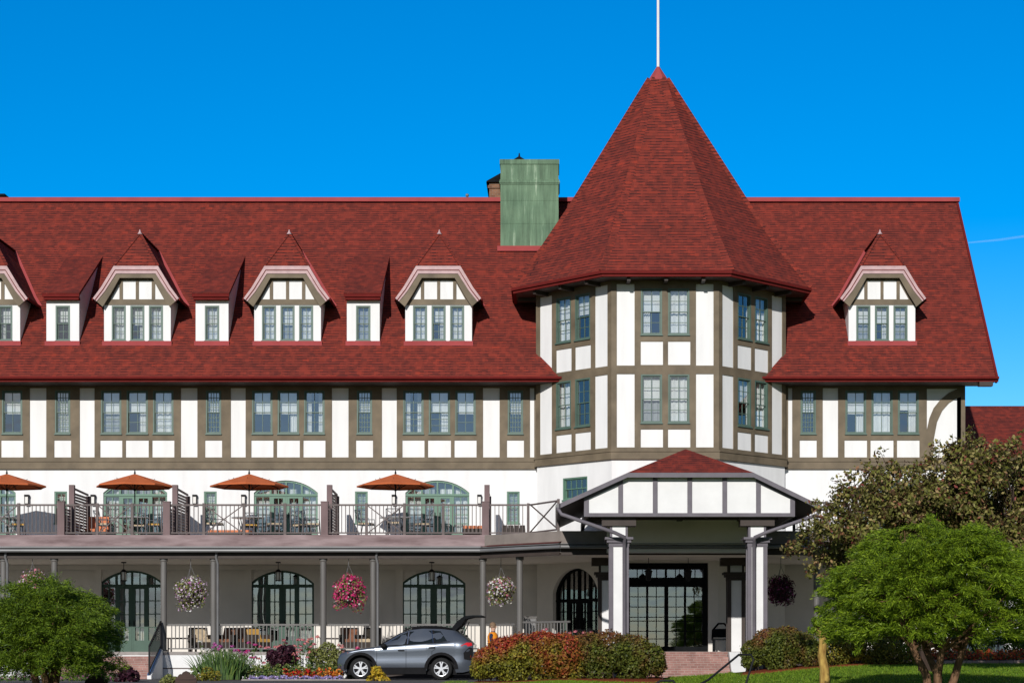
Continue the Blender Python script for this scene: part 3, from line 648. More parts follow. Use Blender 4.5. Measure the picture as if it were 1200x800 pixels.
# ---- hipped dormers
def hip_dormer(xc):
    mb = MB().mat('stucco'); F = Frame((xc, 0, 0), (1, 0, 0), (0, -1, 0))
    W3 = [(-.94, -.42), (-.26, .26), (.42, .94)]; a0, a1 = zt(399.3), zt(358)
    slab(mb, F, [(-1.22, 12.1), (1.22, 12.1), (1.22, 13.9), (.72, 14.72), (-.72, 14.72), (-1.22, 13.9)], [rect(a, a0, b, a1) for a, b in W3], -.10, 0)
    for s in (-1, 1):
        mb.poly_prism([(xc + s * 1.215, 0.101, 12.2), (xc + s * 1.215, 0.101, 13.9), (xc + s * 1.215, roof_y(13.9) + .1, 13.9), (xc + s * 1.215, roof_y(12.3), 12.3)], (-s * .08, 0, 0))
    d = mb.build('dormer', hotel)
    t = MB().mat('timber')
    slab(t, F, [(-1.24, zt(357.2)), (1.24, zt(357.2)), (1.05, 13.9), (.64, 14.62), (-.64, 14.62), (-1.05, 13.9)],
         [rect(-.53, zt(350.8), -.055, 14.5), rect(.055, zt(350.8), .53, 14.5), [(-.98, zt(350.8)), (-.65, zt(350.8)), (-.65, 14.40)], [(.98, zt(350.8)), (.65, 14.40), (.65, zt(350.8))]], 0, .035)
    t.build('timber_framing', d)
    for a, b in W3: window(F, a, b, a0, a1, 2, 2, 2, d, rnd.choice(['sheer', 'sheer', 'roller_left', 'roller_right', 'roller', 'roller_grey']), True, dr=0.0)
    yf = -.24; ya = .42
    prof = [(0, 16.31), (.81, 14.98), (1.27, 14.21), (1.57, 13.80)]
    r = MB().mat('shingle')
    ap = (xc, ya, 16.31)
    r.face([(xc - .81, yf, 14.98), (xc + .81, yf, 14.98), ap])
    for s in (-1, 1):
        for k in range(3):
            (xa, za), (xb, zb) = prof[k], prof[k + 1]
            f = [(xc + s * xb, yf, zb), (xc + s * xb, roof_y(zb) + .12, zb), (xc + s * xa, roof_y(za) + .12, za), (xc + s * xa, ya if k == 0 else yf, za)]
            r.face(f if s > 0 else f[::-1])
    for s in (-1, 1): r.bar((xc + s * .81, yf, 14.99), (xc, ya, 16.32), .10, .03, (s * .3, -1, 1)); r.bar((xc + s * .02, ya, 16.325), (xc + s * .02, 3.5, 16.325), .12, .03)
    r.mat('maroon')
    for s in (-1, 1):
        r.bar((xc + s * 1.585, yf - .02, 13.78), (xc + s * 1.585, roof_y(13.8) + .05, 13.78), .04, .09)
    r.mat('dark_timber')
    for s in (-1, 1):
        for k in range(1, 3):
            (xa, za), (xb, zb) = prof[k], prof[k + 1]
            f = [(xc + s * xb * .985, yf + .06, zb - .09), (xc + s * xb * .985, roof_y(zb), zb - .09), (xc + s * xa * .985, roof_y(za), za - .09), (xc + s * xa * .985, yf + .06, za - .09)]
            r.face(f[::-1] if s > 0 else f)
    r.face([(xc - .8, yf + .06, 14.86), (xc - .8, 1.6, 14.86), (xc + .8, 1.6, 14.86), (xc + .8, yf + .06, 14.86)])
    r.build('dormer_roof', d)
    fl = MB().mat('flashing')
    for s in (-1, 1):
        P = [(xc + s * (px_ + .03), roof_y(z_) - .03, z_) for px_, z_ in prof]
        for p, q_ in zip(P[:-1], P[1:]): fl.bar(p, q_, .14, .03, (0, -1, .85))
    fl.box(xc - 1.27, -.10, 12.10, xc + 1.27, -.005, zt(399.9)); fl.build('flashing', d)
    FY = Frame((xc, yf, 0), (1, 0, 0), (0, -1, 0))
    o1 = [(1.57, 13.80), (1.27, 14.21), (.81, 14.98)]; o2 = [(1.43, 13.69), (1.13, 14.06), (.72, 14.70)]; o3 = [(1.22, 13.50), (.95, 13.93), (.60, 14.55)]
    mir = lambda L: L + [(-u, v) for u, v in L[::-1]]
    b = MB().mat('pale_trim')
    slab(b, FY, mir(o1) + mir(o2)[::-1], [], -.06, .03)
    om = [((p[0] + q_[0]) / 2, (p[1] + q_[1]) / 2) for p, q_ in zip(o1, o2)]
    sh = [(u * .985, v - .025) for u, v in om]
    b.mat('maroon'); slab(b, FY, mir(om) + mir(sh)[::-1], [], .03, .045)
    b.mat('timber'); slab(b, FY, mir(o2) + mir(o3)[::-1], [], -.06, .0)
    b.build('bargeboard', d)
    MB().mat('pale_trim').lathe([(.10, -.03), (.04, .06), (.012, .15)], (xc, ya, 16.31), 8).build('finial', d)
    return d
for c in hips: hip_dormer(c)

def shed_dormer(xc):
    mb = MB().mat('stucco'); F = Frame((xc, 0, 0), (1, 0, 0), (0, -1, 0)); a0, a1 = zt(399.5), zt(358)
    slab(mb, F, rect(-.6, 12.1, .6, 13.95), [rect(-.265, a0, .265, a1)], -.10, 0)
    zr = lambda y: 13.90 + .577 * (y + .3)
    for s in (-1, 1):
        mb.poly_prism([(xc + s * .595, .101, 12.25), (xc + s * .595, .101, zr(.1)), (xc + s * .595, 3.1, zr(3.1))], (-s * .08, 0, 0))
    d = mb.build('shed_dormer', hotel)
    window(F, -.265, .265, a0, a1, 2, 2, 2, d, rnd.choice(['sheer', 'grey', 'roller']), True)
    r = MB().mat('shingle'); zt_ = lambda y: 13.99 + .577 * (y + .3)
    r.face([(xc - .68, -.32, zt_(-.32)), (xc + .68, -.32, zt_(-.32)), (xc + .68, 3.4, zt_(3.4)), (xc - .68, 3.4, zt_(3.4))])
    r.mat('maroon'); r.box(xc - .68, -.31, 13.85, xc + .68, -.25, 13.965); r.box(xc - .64, -.25, 13.76, xc + .64, -.001, 13.86)
    for s in (-1, 1):
        r.face([(xc + s * .68, -.32, zt_(-.32)), (xc + s * .68, 3.4, zt_(3.4)), (xc + s * .68, 3.4, zt_(3.4) - .1), (xc + s * .68, -.32, zt_(-.32) - .1)])
        r.face([(xc + s * .68, -.3, zt_(-.3) - .1), (xc + s * .68, 3.4, zt_(3.4) - .1), (xc + s * .59, 3.4, zt_(3.4) - .1), (xc + s * .59, -.3, zt_(-.3) - .1)])
    r.build('dormer_roof', d)
    MB().mat('flashing').box(xc - .64, -.10, 12.10, xc + .64, -.005, zt(399.9)).build('flashing', d)
for c in sheds: shed_dormer(c)

# ---- copper chimney, brick stack with its cap, vent, aerial
d_ = 73.6; cx0, cx1 = X(586.5, d_), X(654.5, d_); zc = lambda y: Z(y, d_)
mb = MB().mat('copper_patina')
mb.box(cx0, 3.6, 15.4, cx1, 5.3, zc(189))
mb.box(cx0 - .03, 3.57, zc(216), cx1 + .03, 5.33, zc(210.5)); mb.box(cx0 - .05, 3.55, zc(214.5), cx1 + .05, 5.35, zc(212.5))
mb.box(cx0 - .03, 3.57, zc(192.5), cx1 + .03, 5.33, zc(187)); 
for f in (.3, .72): mb.box(cx0 + (cx1 - cx0) * f - .012, 3.585, zc(210), cx0 + (cx1 - cx0) * f + .012, 3.6, zc(193))
for f in (.5,): mb.box(cx0 + (cx1 - cx0) * f - .012, 3.588, zc(288), cx0 + (cx1 - cx0) * f + .012, 3.6, zc(217))
for y in (235, 262): mb.box(cx0, 3.59, zc(y), cx1, 3.6, zc(y - .5))
ch = mb.build('chimney', hotel)
mb = MB().mat('flashing'); mb.box(cx0 - .12, 3.44, zc(295), cx1 + .12, 3.62, zc(289)); mb.build('flashing', ch)
d_ = 79.0; c = Vector((X(608.5, d_), 9.0, 0)); h = 34 * d_ / FPX
mb = MB().mat('chimney_brick'); mb.box(c.x - h, 9 - h, 13.5, c.x + h, 9 + h, Z(222.5, d_)); mb.box(c.x - h - .06, 9 - h - .06, Z(229, d_), c.x + h + .06, 9 + h + .06, Z(226, d_))
st = mb.build('chimney_stack', hotel)
mb = MB().mat('lead_black')
for (r0, z0), (r1, z1) in zip([(h + .12, Z(222.5, d_)), (h + .1, Z(221, d_)), (h * .55, Z(206, d_)), (.25, Z(189, d_))], [(h + .1, Z(221, d_)), (h * .55, Z(206, d_)), (.25, Z(189, d_)), (.05, Z(184, d_))]):
    for sx_, sy_ in ((1, 0), (0, 1), (-1, 0), (0, -1)):
        p = [(sx_ - sy_, sy_ + sx_), (sx_ + sy_, sy_ - sx_)]
        mb.face([(c.x + p[1][0] * r0, 9 + p[1][1] * r0, z0), (c.x + p[0][0] * r0, 9 + p[0][1] * r0, z0), (c.x + p[0][0] * r1, 9 + p[0][1] * r1, z1), (c.x + p[1][0] * r1, 9 + p[1][1] * r1, z1)])
mb.tube([(c.x, 9, Z(185, d_)), (c.x, 9, Z(179.5, d_))], [.05, .02], 6)
mb.build('chimney_cap', st)
mb = MB().mat('chimney_brick'); mb.box(X(-12, 77), 6.8, 17.5, X(4, 77), 7.8, Z(231.5, 77)); mb.mat('lead_black'); mb.box(X(-14, 77), 6.7, Z(231.5, 77), X(8, 77), 7.9, Z(229, 77)); mb.build('roof_vent', hotel)
mb = MB().mat('gutter_metal'); mb.tube([(X(547.5, 75.6), 5.6, RG_Z), (X(547.5, 75.6), 5.6, Z(228, 75.6))], .03, 6); mb.ball((X(547.5, 75.6), 5.6, Z(229, 75.6)), .07); mb.build('aerial', hotel)

# ---- tower
TC, TS = Vector((3.87, 1.51, 0)), 3.74; TA = TS * 1.2071
zf = lambda y: Z(y, 67)
def tface(deg, a=TA):
    t = R(deg); N = Vector((math.cos(t), math.sin(t), 0)); return Frame(TC + N * a, (-N.y, N.x, 0), N)
tu = lambda px: (px - 779.5) * 67 / FPX
TF = {-135: tface(-135), -90: tface(-90), -45: tface(-45), 0: tface(0), 180: tface(180)}
twin = [(tu(751), tu(776)), (tu(783), tu(808))]
ttall = [(tu(722.8), tu(743.7)), (tu(815.6), tu(836.2))]
u_lo, u_hi, l_lo, l_hi = zf(392.5), zf(338), zf(495.7), zf(438.6)
EDZ0, EDZ1, ED0, ED1 = PORCH, Z(659, 67), X(735, 67) - 3.87, X(830, 67) - 3.87
ARC = (-1.05, 1.2, PORCH, 3.05, 3.9)
SQ = (-.55, 6.35, .68, 7.14)
mb = MB().mat('stucco'); mt = MB().mat('timber'); mp_ = MB().mat('porch_wall')
h2 = TS / 2
for deg, F in TF.items():
    H = []
    if deg in (-135, -90, -45):
        for a, b in twin: H += [rect(a, u_lo, b, u_hi), rect(a, l_lo, b, l_hi)]
    slab(mb, F, rect(-h2, 4.14, h2, 14.0), H + ([rect(*SQ)] if deg == -135 else []), -.2, 0)
    slab(mp_, F, rect(-h2, 0, h2, 4.138), [rect(ED0, EDZ0, ED1, EDZ1)] if deg == -90 else ([arch(ARC[0], ARC[1], ARC[2], ARC[3], ARC[4])] if deg == -135 else []), -.2, 0)
    T = []
    if deg in (-135, -90, -45):
        for a, b in twin: T += [rect(a, u_lo, b, u_hi), rect(a, l_lo, b, l_hi), rect(a - .005, zf(427.6), b + .03, zf(400)), rect(a - .005, zf(524), b + .03, zf(502.7))]
    for a, b in ttall: T += [rect(a, zf(428.3), b, zf(333)), rect(a, zf(524), b, zf(438))]
    e_ = .0145
    slab(mt, F, rect(-h2 - e_, zf(537.5), h2 + e_, 13.93), T, 0, .035)
    k = .4142
    for z0, z1, d0, d1 in ((zf(536.6), zf(528.5), .035, .085), (zf(529.3), zf(527.6), .085, .115), (zf(538), zf(536.2), .035, .10)):
        mt.hexa([F(-h2 - d1 * k, z0, d1), F(h2 + d1 * k, z0, d1), F(h2 + d0 * k, z0, d0), F(-h2 - d0 * k, z0, d0)], [F(-h2 - d1 * k, z1, d1), F(h2 + d1 * k, z1, d1), F(h2 + d0 * k, z1, d0), F(-h2 - d0 * k, z1, d0)])
mb.build('tower_wall', hotel); mt.build('tower_timber_framing', hotel); mp_.build('tower_base_wall', hotel)
ts = {-135: ['sheer', 'roller', 'sheer', 'none'], -90: ['roller_left', 'sheer', 'roller_grey', 'sheer'], -45: ['none', 'right', 'roller', 'right']}
for deg in (-135, -90, -45):
    F = TF[deg]
    for i, (a, b) in enumerate(twin):
        window(F, a, b, u_lo, u_hi, 2, 2, 2, hotel, ts[deg][i], dr=.03); window(F, a, b, l_lo, l_hi, 2, 2, 2, hotel, ts[deg][2 + i], dr=.03)
window(TF[-135], SQ[0], SQ[2], SQ[1], SQ[3], 4, 1, 1, hotel, 'none', dr=-.02, mat='door_green')
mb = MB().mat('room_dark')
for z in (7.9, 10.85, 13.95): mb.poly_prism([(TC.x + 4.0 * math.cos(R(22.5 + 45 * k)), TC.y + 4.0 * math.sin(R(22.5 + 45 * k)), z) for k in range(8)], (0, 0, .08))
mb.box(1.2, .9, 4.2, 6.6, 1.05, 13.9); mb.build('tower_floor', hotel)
# entrance doors
F = TF[-90]; mb = MB().mat('lead_black'); D0 = -.16
ez = lambda y: Z(y, 67); eu = lambda px: X(px, 67) - 3.87
pane_cols = [(738.5, 757.5), (760, 779), (783.5, 802), (804.5, 823.5)]
holes = [rect(eu(a), ez(676), eu(b), ez(666.5)) for a, b in ((736.5, 757.5), (760.5, 779.5), (782, 802), (804.5, 825.5))]
for a, b in pane_cols: holes.append(rect(eu(a), ez(757), eu(b), ez(687)))
slab(mb, F, rect(ED0 + .003, EDZ0, ED1 - .003, EDZ1 - .003), holes, D0 - .1, D0)
for a, b in pane_cols:
    m_ = (eu(a) + eu(b)) / 2; fbox(mb, F, m_ - .014, ez(757), m_ + .014, ez(687), D0 - .06, D0 - .03)
    for y in (698.5, 710.5, 722.5, 727, 739, 748): fbox(mb, F, eu(a), ez(y) - .014, eu(b), ez(y) + .014, D0 - .061, D0 - .031)
for a, b in ((736.5, 757.5), (760.5, 779.5), (782, 802), (804.5, 825.5)):
    m_ = (eu(a) + eu(b)) / 2; fbox(mb, F, m_ - .014, ez(676), m_ + .014, ez(666.5), D0 - .06, D0 - .03)
ed = mb.build('entrance_door', hotel)
mb = MB().mat('glass'); mb.face([F(ED0 + .05, EDZ0 + .05, D0 - .07), F(ED1 - .05, EDZ0 + .05, D0 - .07), F(ED1 - .05, EDZ1 - .05, D0 - .07), F(ED0 + .05, EDZ1 - .05, D0 - .07)]); mb.build('pane', ed)
arched_door(TF[-135], (ARC[0] + ARC[1]) / 2, (ARC[1] - ARC[0]) / 2, ARC[2], ARC[3], ARC[4], hotel, 'lead_black', -.16, 2.75)
# roof of the tower
prof = [(1.0, Z(317, 66.12)), (.8, 15.55), (.6, 17.24), (.055, 22.28), (0.0, 22.79)]
RE = 5.38 / math.cos(R(22.5))
def tp(k, r, z): t = R(22.5 + 45 * k); return Vector((TC.x + RE * r * math.cos(t), TC.y + RE * r * math.sin(t), z))
mb = MB().mat('shingle')
for (r0, z0), (r1, z1) in zip(prof[:3], prof[1:4]):
    for k in range(8): mb.face([tp(k, r0, z0), tp(k + 1, r0, z0), tp(k + 1, r1, z1), tp(k, r1, z1)])
for (r0, z0), (r1, z1) in zip(prof[:3], prof[1:4]):
    for k in range(8): mb.bar(tp(k, r0, z0 + .0), tp(k, r1, z1 + .0), .26, .035, tp(k, 1, 0) - TC + Vector((0, 0, 2)))
tr_ = mb.build('tower_roof', hotel)
mb = MB().mat('flashing')
for k in range(8):
    mb.face([tp(k, .064, 22.22), tp(k + 1, .064, 22.22), tp(k + 1, .058, 22.34), tp(k, .058, 22.34)]); mb.face([tp(k, .058, 22.34), tp(k + 1, .058, 22.34), tp(0, 0, 22.86)])
mb.build('roof_cap', tr_)
e0 = prof[0][1]; mb = MB().mat('maroon')
for k in range(8):
    for ra, za, zb in ((1.0, e0 - .20, e0 - .085), (1.012, e0 - .10, e0 + .0)):
        mb.face([tp(k, ra, za), tp(k + 1, ra, za), tp(k + 1, ra, zb), tp(k, ra, zb)]); mb.face([tp(k, ra, zb), tp(k + 1, ra, zb), tp(k + 1, ra - .02, zb), tp(k, ra - .02, zb)]); mb.face([tp(k, ra - .02, za), tp(k + 1, ra - .02, za), tp(k + 1, ra, za), tp(k, ra, za)])
mb.build('eave_fascia', tr_)
mb = MB().mat('dark_timber')
for k in range(8): mb.face([tp(k, .8, e0 - .18), tp(k + 1, .8, e0 - .18), tp(k + 1, .99, e0 - .18), tp(k, .99, e0 - .18)])
for k in range(8):
    A, B = tp(k, .97, e0 - .25), tp(k + 1, .97, e0 - .25); C_ = Vector((TC.x, TC.y, e0 - .25))
    for f in (.2, .5, .8):
        p = A.lerp(B, f); nn = ((A + B) / 2 - C_).normalized(); mb.bar(p, p - nn * .8, .12, .13)
mb.build('soffit', tr_)
MB().mat('white_paint').tube([(TC.x, TC.y, 22.75), (TC.x, TC.y, 30.5)], [.055, .04], 8).build('flagpole', hotel)

# ---- wall lamps on the terrace
def wall_lamp(x, z):
    mb = MB().mat('black_metal').box(x - .05, -.03, z - .16, x + .05, -.001, z + .2); mb.box(x - .08, -.20, z + .13, x + .08, -.03, z + .2); mb.box(x - .07, -.19, z - .16, x + .07, -.05, z - .12)
    for sx_ in (-1, 1): mb.box(x + sx_ * .065 - .01, -.185, z - .12, x + sx_ * .065 + .01, -.165, z + .13)
    o = mb.build('wall_lamp', hotel)
    MB().mat('lamp_glass').box(x - .05, -.17, z - .12, x + .05, -.06, z + .128).build('lamp_glass', o)
for px in (32.5, 110, 229, 286, 393, 462, 562): wall_lamp(X(px), zt(586))
wp = TF[-135](-.25, 0, 0)
# pilasters and pipes of the veranda's back wall
mb = MB().mat('porch_wall')
for px in (115, 291, 468): mb.box(X(px) - .13, -.09, PORCH, X(px) + .13, -.001, 4.06)
mb.box(WL, -.12, 3.92, TL, -.092, 4.09)
mb.build('pilaster', hotel)

# ---- lower wing at the right end
wing = thing('side_wing', (16.5, 8, 0), 'lower red-roofed wing half hidden behind the tree at the far right', 'building')
d0, d1 = 77.0, 81.5
mb = MB().mat('shingle'); F = Slope((0, 7.0, Z(541, d0)), (1, 0, 0), (0, 4.5, Z(475.5, d1) - Z(541, d0)))
L_ = math.hypot(4.5, Z(475.5, d1) - Z(541, d0)); slab(mb, F, rect(WR + .02, 0, 32, L_), [], -.08, 0)
mb.face([(WR, 11.5, Z(475.5, d1)), (32, 11.5, Z(475.5, d1)), (32, 16, Z(541, d0)), (WR, 16, Z(541, d0))]); mb.build('roof', wing)
mb = MB().mat('stucco'); mb.box(WR + .02, 7.6, 0, 31.5, 15.5, Z(543, d0)); mb.build('wall', wing)
mb = MB().mat('timber'); mb.box(WR + .03, 7.52, Z(556, d0), 31.5, 7.6, Z(546, d0)); mb.build('timber_framing', wing)
# ================================================================ veranda and terrace
VE = [(WL, -5.2), (-2.5, -5.2), (0.2, -7.5), (7.9, -7.5), (10.6, -5.2), (WR + 1.5, -5.2)]
ver = thing('veranda', (-10, -2.6, 0), 'grey-posted veranda with deck roof along the hotel front', 'veranda')
def deck_poly(z, off=0.0, y_back=-0.13):
    e = [(x, y - off) for x, y in VE]
    return [(e[0][0], y_back, z)] + [(x, y, z) for x, y in e] + [(e[-1][0], y_back, z)]
def deck(mb, z0, z1, off=0.0):
    mb.poly_prism(deck_poly(z0, off), (0, 0, z1 - z0))
mb = MB().mat('concrete'); deck(mb, 0.80, PORCH - .005); mb.build('floor', ver)
mb = MB().mat('white_paint')
for (a, b), (c, d) in zip(VE[:2], VE[1:3]): mb.bar((a, b + .06, .4), (c, d + .06, .4), .1, .798)
mb.mat('rail_brown'); mb.bar((7.9, -7.44, .4), (10.6, -5.14, .4), .1, .798); mb.bar((10.6, -5.14, .4), (WR + 1.5, -5.14, .4), .1, .798)
mb.build('base_wall', ver)
mb = MB().mat('rail_brown'); mb.box(WL, -5.2, .33, -2.6, -5.155, .37); mb.build('base_strip', ver)
mb = MB().mat('dark_timber'); mb.box(X(404, 64), -5.5, -.05, -2.7, -5.2, .24); mb.bar((-2.7, -5.33, .1), (.2, -7.75, .1), .3, .29); mb.build('under_car_shade', ver)  # dark strip added along the wall foot for the black shadow under the car
mb = MB().mat('cream'); deck(mb, 4.10, 4.14, -.1); mb.build('ceiling', ver)
mb = MB().mat('deck'); deck(mb, 4.145, TERR, .02); mb.build('terrace_deck', ver)
def along(mb, y_off, z0, z1, th, upto=6):
    for (a, b), (c, d) in list(zip(VE[:-1], VE[1:]))[:upto]:
        mb.bar((a, b - y_off, (z0 + z1) / 2), (c, d - y_off, (z0 + z1) / 2), th, z1 - z0)
mb = MB().mat('dark_timber'); along(mb, -.05, 4.07, 4.30, .16); along(mb, .12, 4.31, 4.42, .2); mb.build('edge_beam', ver)
mb = MB().mat('mauve_board')
mb.box(WL, -5.33, 4.475, -.9, -5.23, TERR + .012)
mb.build('fascia_board', ver)
mb = MB().mat('brown_roofing')
mb.face([(-2.5, -5.5, 4.44), (0.1, -7.72, 4.44), (0.6, -7.0, 4.72), (-1.3, -5.25, 4.72)])
mb.face([(8.0, -7.72, 4.44), (10.6, -5.5, 4.44), (9.6, -5.25, 4.72), (7.4, -7.0, 4.72)]); mb.build('roof_skirt', ver)
mb = MB().mat('gutter_metal')
for (a, b), (c, d) in list(zip(VE[:-1], VE[1:])):
    mb.tube([(a, b - .27, 4.32), (c, d - .27, 4.32)], .065, 8); mb.bar((a, b - .20, 4.42), (c, d - .20, 4.42), .2, .02)
mb.build('gutter', ver)
mb = MB().mat('gutter_metal'); mb.tube([(WL, -5.36, 4.45), (-2.5, -5.36, 4.45)], .025, 6); mb.build('drip_edge', ver)
def column(x, y, double=False):
    mb = MB().mat('grey_post'); mb.lathe([(.105, 0), (.105, 3.05)], (x, y, PORCH), 14); mb.lathe([(.13, 0), (.13, .06)], (x, y, PORCH), 14); mb.lathe([(.13, 0), (.14, .10)], (x, y, 3.98), 14)
    o = mb.build('column', ver)
    if double: MB().mat('gutter_metal').tube([(x + .16, y - .28, 4.30), (x + .12, y - .22, 4.12), (x + .16, y - .12, 3.9), (x + .16, y - .12, PORCH)], .045, 8).build('downspout', o)
for px in (-64, 64, 192, 379, 566): column(X(px, 65), -5.03)
for px in (5, 251, 438): column(X(px - .5, 65), -5.03, True)
column(X(609, 64), -6.0); column(X(957, 63.8), -6.2); column(X(1030, 65), -5.03); column(X(1085, 65), -5.03)

def railing_run(mb_rail, mb_bal, A, B, z0, zt_, bz, sp=0.125, w=.05, bal=.024):
    A, B = Vector(A), Vector(B); L = (B - A).length; n = max(2, int(L / sp))
    mb_rail.bar((A.x, A.y, zt_ - .03), (B.x, B.y, zt_ - .03), w, .06); mb_rail.bar((A.x, A.y, bz), (B.x, B.y, bz), w * .8, .045)
    for k in range(1, n):
        p = A.lerp(B, k / n); mb_bal.box(p.x - bal / 2, p.y - bal / 2, bz, p.x + bal / 2, p.y + bal / 2, zt_ - .06)
# balustrade of the ground floor: part of the veranda
runs = [(197, 246), (256, 374), (384, 433), (443, 561), (570, 604)]
for a, b in runs:
    r_ = bl = MB().mat('grey_post')
    y = -5.03; pa, pb = (X(a, 65), y, 0), (X(b, 65), y, 0)
    if a == 570: pb = (X(604, 64.2), -5.95, 0)
    railing_run(r_, bl, pa, pb, PORCH, Z(730.5, 65), PORCH + .1, .125, .055, .03); r_.build('balustrade', ver)
r_ = bl = MB().mat('grey_post'); railing_run(r_, bl, (X(613, 63.9), -6.05, 0), (X(668, 62.6), -7.3, 0), PORCH, Z(727, 63), PORCH + .1, .125, .055, .03); r_.build('balustrade', ver)
r_ = bl = MB().mat('grey_post'); railing_run(r_, bl, (X(-60, 65), -5.03, 0), (X(60, 65), -5.03, 0), PORCH, Z(730.5, 65), PORCH + .1, .125, .055, .03); r_.build('balustrade', ver)
r_ = bl = MB().mat('black_metal'); railing_run(r_, bl, (X(962, 63.8), -6.15, 0), (X(1026, 65), -5.03, 0), PORCH, Z(729, 64), PORCH + .1, .125, .055, .03); r_.build('balustrade', ver)

# ---- terrace railing
tr = thing('terrace_railing', (-10, -5.1, TERR), 'brown metal railing with crossed panels along the upper terrace', 'railing')
RT, RB = Z(590.3, 64.85), TERR + .09
posts = [-52, -20, 22, 72, 114, 155, 195.6, 239, 286, 334, 380.5, 429.5, 474, 519.4, 569, 619]; big = (-52, 72, 195.6, 380.5, 569)
crossed = {(114, 155), (239, 286), (429.5, 474), (-20, 22)}
ry = -5.13
for p in posts:
    x = X(p, 64.87)
    if p in big: MB().mat('post_mauve').box(x - .12, ry - .1, TERR + .013, x + .12, ry + .1, RT + .06).box(x - .13, ry - .11, RT + .06, x + .13, ry + .11, RT + .09).build('wooden_post', tr)
    else: MB().mat('rail_brown').box(x - .045, ry - .045, TERR + .013, x + .045, ry + .045, RT + .03).build('post', tr)
for a, b in zip(posts[:-1], posts[1:]):
    r_ = bl = MB().mat('rail_brown'); xa, xb = X(a, 64.87) + .05, X(b, 64.87) - .05
    railing_run(r_, bl, (xa, ry, 0), (xb, ry, 0), TERR, RT, RB, .13, .055, .026)
    if (a, b) in crossed:
        r_.bar((xa, ry - .03, RB), (xb, ry - .03, RT - .06), .02, .035); r_.bar((xa, ry - .031, RT - .06), (xb, ry - .031, RB), .02, .036)
    r_.build('rail_panel', tr)
def x_panel(A, B, zt_, zb):
    r_ = MB().mat('rail_brown'); A, B = Vector(A), Vector(B)
    for z in (zt_ - .03, zb): r_.bar((A.x, A.y, z), (B.x, B.y, z), .05, .055)
    r_.bar((A.x, A.y, zb), (B.x, B.y, zt_), .03, .04); r_.bar((A.x, A.y + .02, zt_), (B.x, B.y + .02, zb), .03, .04); r_.build('rail_panel', tr)
x_panel((X(619, 64.87) + .05, ry, 0), (.12, -6.9, 0), RT, RB)
MB().mat('rail_brown').box(.08, -6.95, TERR - .1, .17, -6.86, RT + .03).build('post', tr)
rt2 = thing('terrace_railing', (9.5, -5.1, TERR), 'pale terrace railing seen between the entrance canopy and dark tree', 'railing')
r_ = bl = MB().mat('rail_brown'); railing_run(r_, bl, (7.9, -6.9, 0), (10.3, -5.13, 0), TERR, RT, RB, .13, .055, .026); railing_run(r_, bl, (10.3, -5.13, 0), (16.0, -5.13, 0), TERR, RT, RB, .13, .055, .026); r_.build('rail_panel', rt2)
for x, y in ((7.9, -6.9), (9.1, -6.02), (10.3, -5.13), (12, -5.13), (14, -5.13)): MB().mat('rail_brown').box(x - .045, y - .045, TERR - .1, x + .045, y + .045, RT + .03).build('post', rt2)

# ---- slatted screens between the terrace bays
def screen(px, label):
    x = X(px, 64.87); y0, y1, ym = -5.0, -1.4, -3.7; t = thing('privacy_screen', (x, -3.2, TERR), label, 'screen', 'slatted screens on the terrace')
    top = 1.74; low = RT - TERR
    MB().mat('post_mauve').box(x - .09, ym - .09, TERR + .003, x + .09, ym + .09, TERR + top + .1).build('post', t)
    MB().mat('post_mauve').box(x - .07, y1 - .07, TERR + .003, x + .07, y1 + .07, TERR + top - .1).build('post', t)
    m = MB().mat('post_mauve'); n = 15
    for k in range(n):
        z = TERR + .12 + k * (top - .2) / n; m.bar((x, ym + .1, z), (x, y1 - .08, z), .022, .075)
    m.bar((x, ym + .09, TERR + top), (x, y1 - .07, TERR + top - .06), .06, .06)
    m.build('slat_panel', t)
    m = MB().mat('post_mauve')
    for k in range(9):
        z = TERR + .12 + k * .1; m.bar((x, y0 + .02, z), (x, ym - .1, z), .022, .075)
    m.bar((x, y0 + .02, TERR + low), (x, ym - .09, TERR + low + .02), .06, .06); m.build('slat_panel', t)
screen(72, 'slatted brown screen on the terrace, leftmost of the four'); screen(195.6, 'slatted brown screen on the terrace between first two full umbrellas')
screen(380.5, 'slatted brown screen between the middle arched door and rightmost umbrella'); screen(569, 'slatted brown terrace screen nearest the tower, right of the last arched door')

# ---- staircase from the veranda to the garden path
stair = thing('brick_staircase', (-14.9, -6.4, 0), 'pink brick staircase up to the veranda behind the small round tree', 'stairs')
sx0, sx1, n = -16.7, -13.42, 6
mb = MB().mat('pink_brick')
for k in range(n - 1):
    z = PORCH * (n - 1 - k) / n; mb.box(sx0, -5.27 - .32 * (k + 1), -.05, sx1, -5.27 - .32 * k - .003, z)
mb.build('steps', stair)
yb = -5.27 - .32 * (n - 1) - .25
for x in (sx1 + .08, sx0 - .08):
    MB().mat('white_paint').poly_prism([(x - .07, -5.27, -.1), (x - .07, yb, -.1), (x - .07, yb, .12), (x - .07, -5.27, PORCH + .06)], (.14, 0, 0)).build('cheek_wall', stair)
    MB().mat('blue_tread').bar((x - .03, -5.27, PORCH + .09), (x - .03, yb, .15), .06, .05).build('edge_strip', stair)
    m = MB().mat('black_metal'); m.bar((x, -5.25, PORCH + 1.02), (x, yb, 1.08), .05, .05); m.bar((x, -5.25, PORCH + .2), (x, yb, .28), .035, .035)
    for k in range(14):
        f = k / 13; y = -5.25 + (yb + 5.25) * f; z0 = PORCH + .2 + (.28 - PORCH - .2) * f; z1 = PORCH + 1.02 + (1.08 - PORCH - 1.02) * f; w = .02 if 0 < k < 13 else .045
        m.box(x - w / 2, y - w / 2, z0 - (.12 if w > .03 else 0), x + w / 2, y + w / 2, z1)
    m.build('handrail', stair)

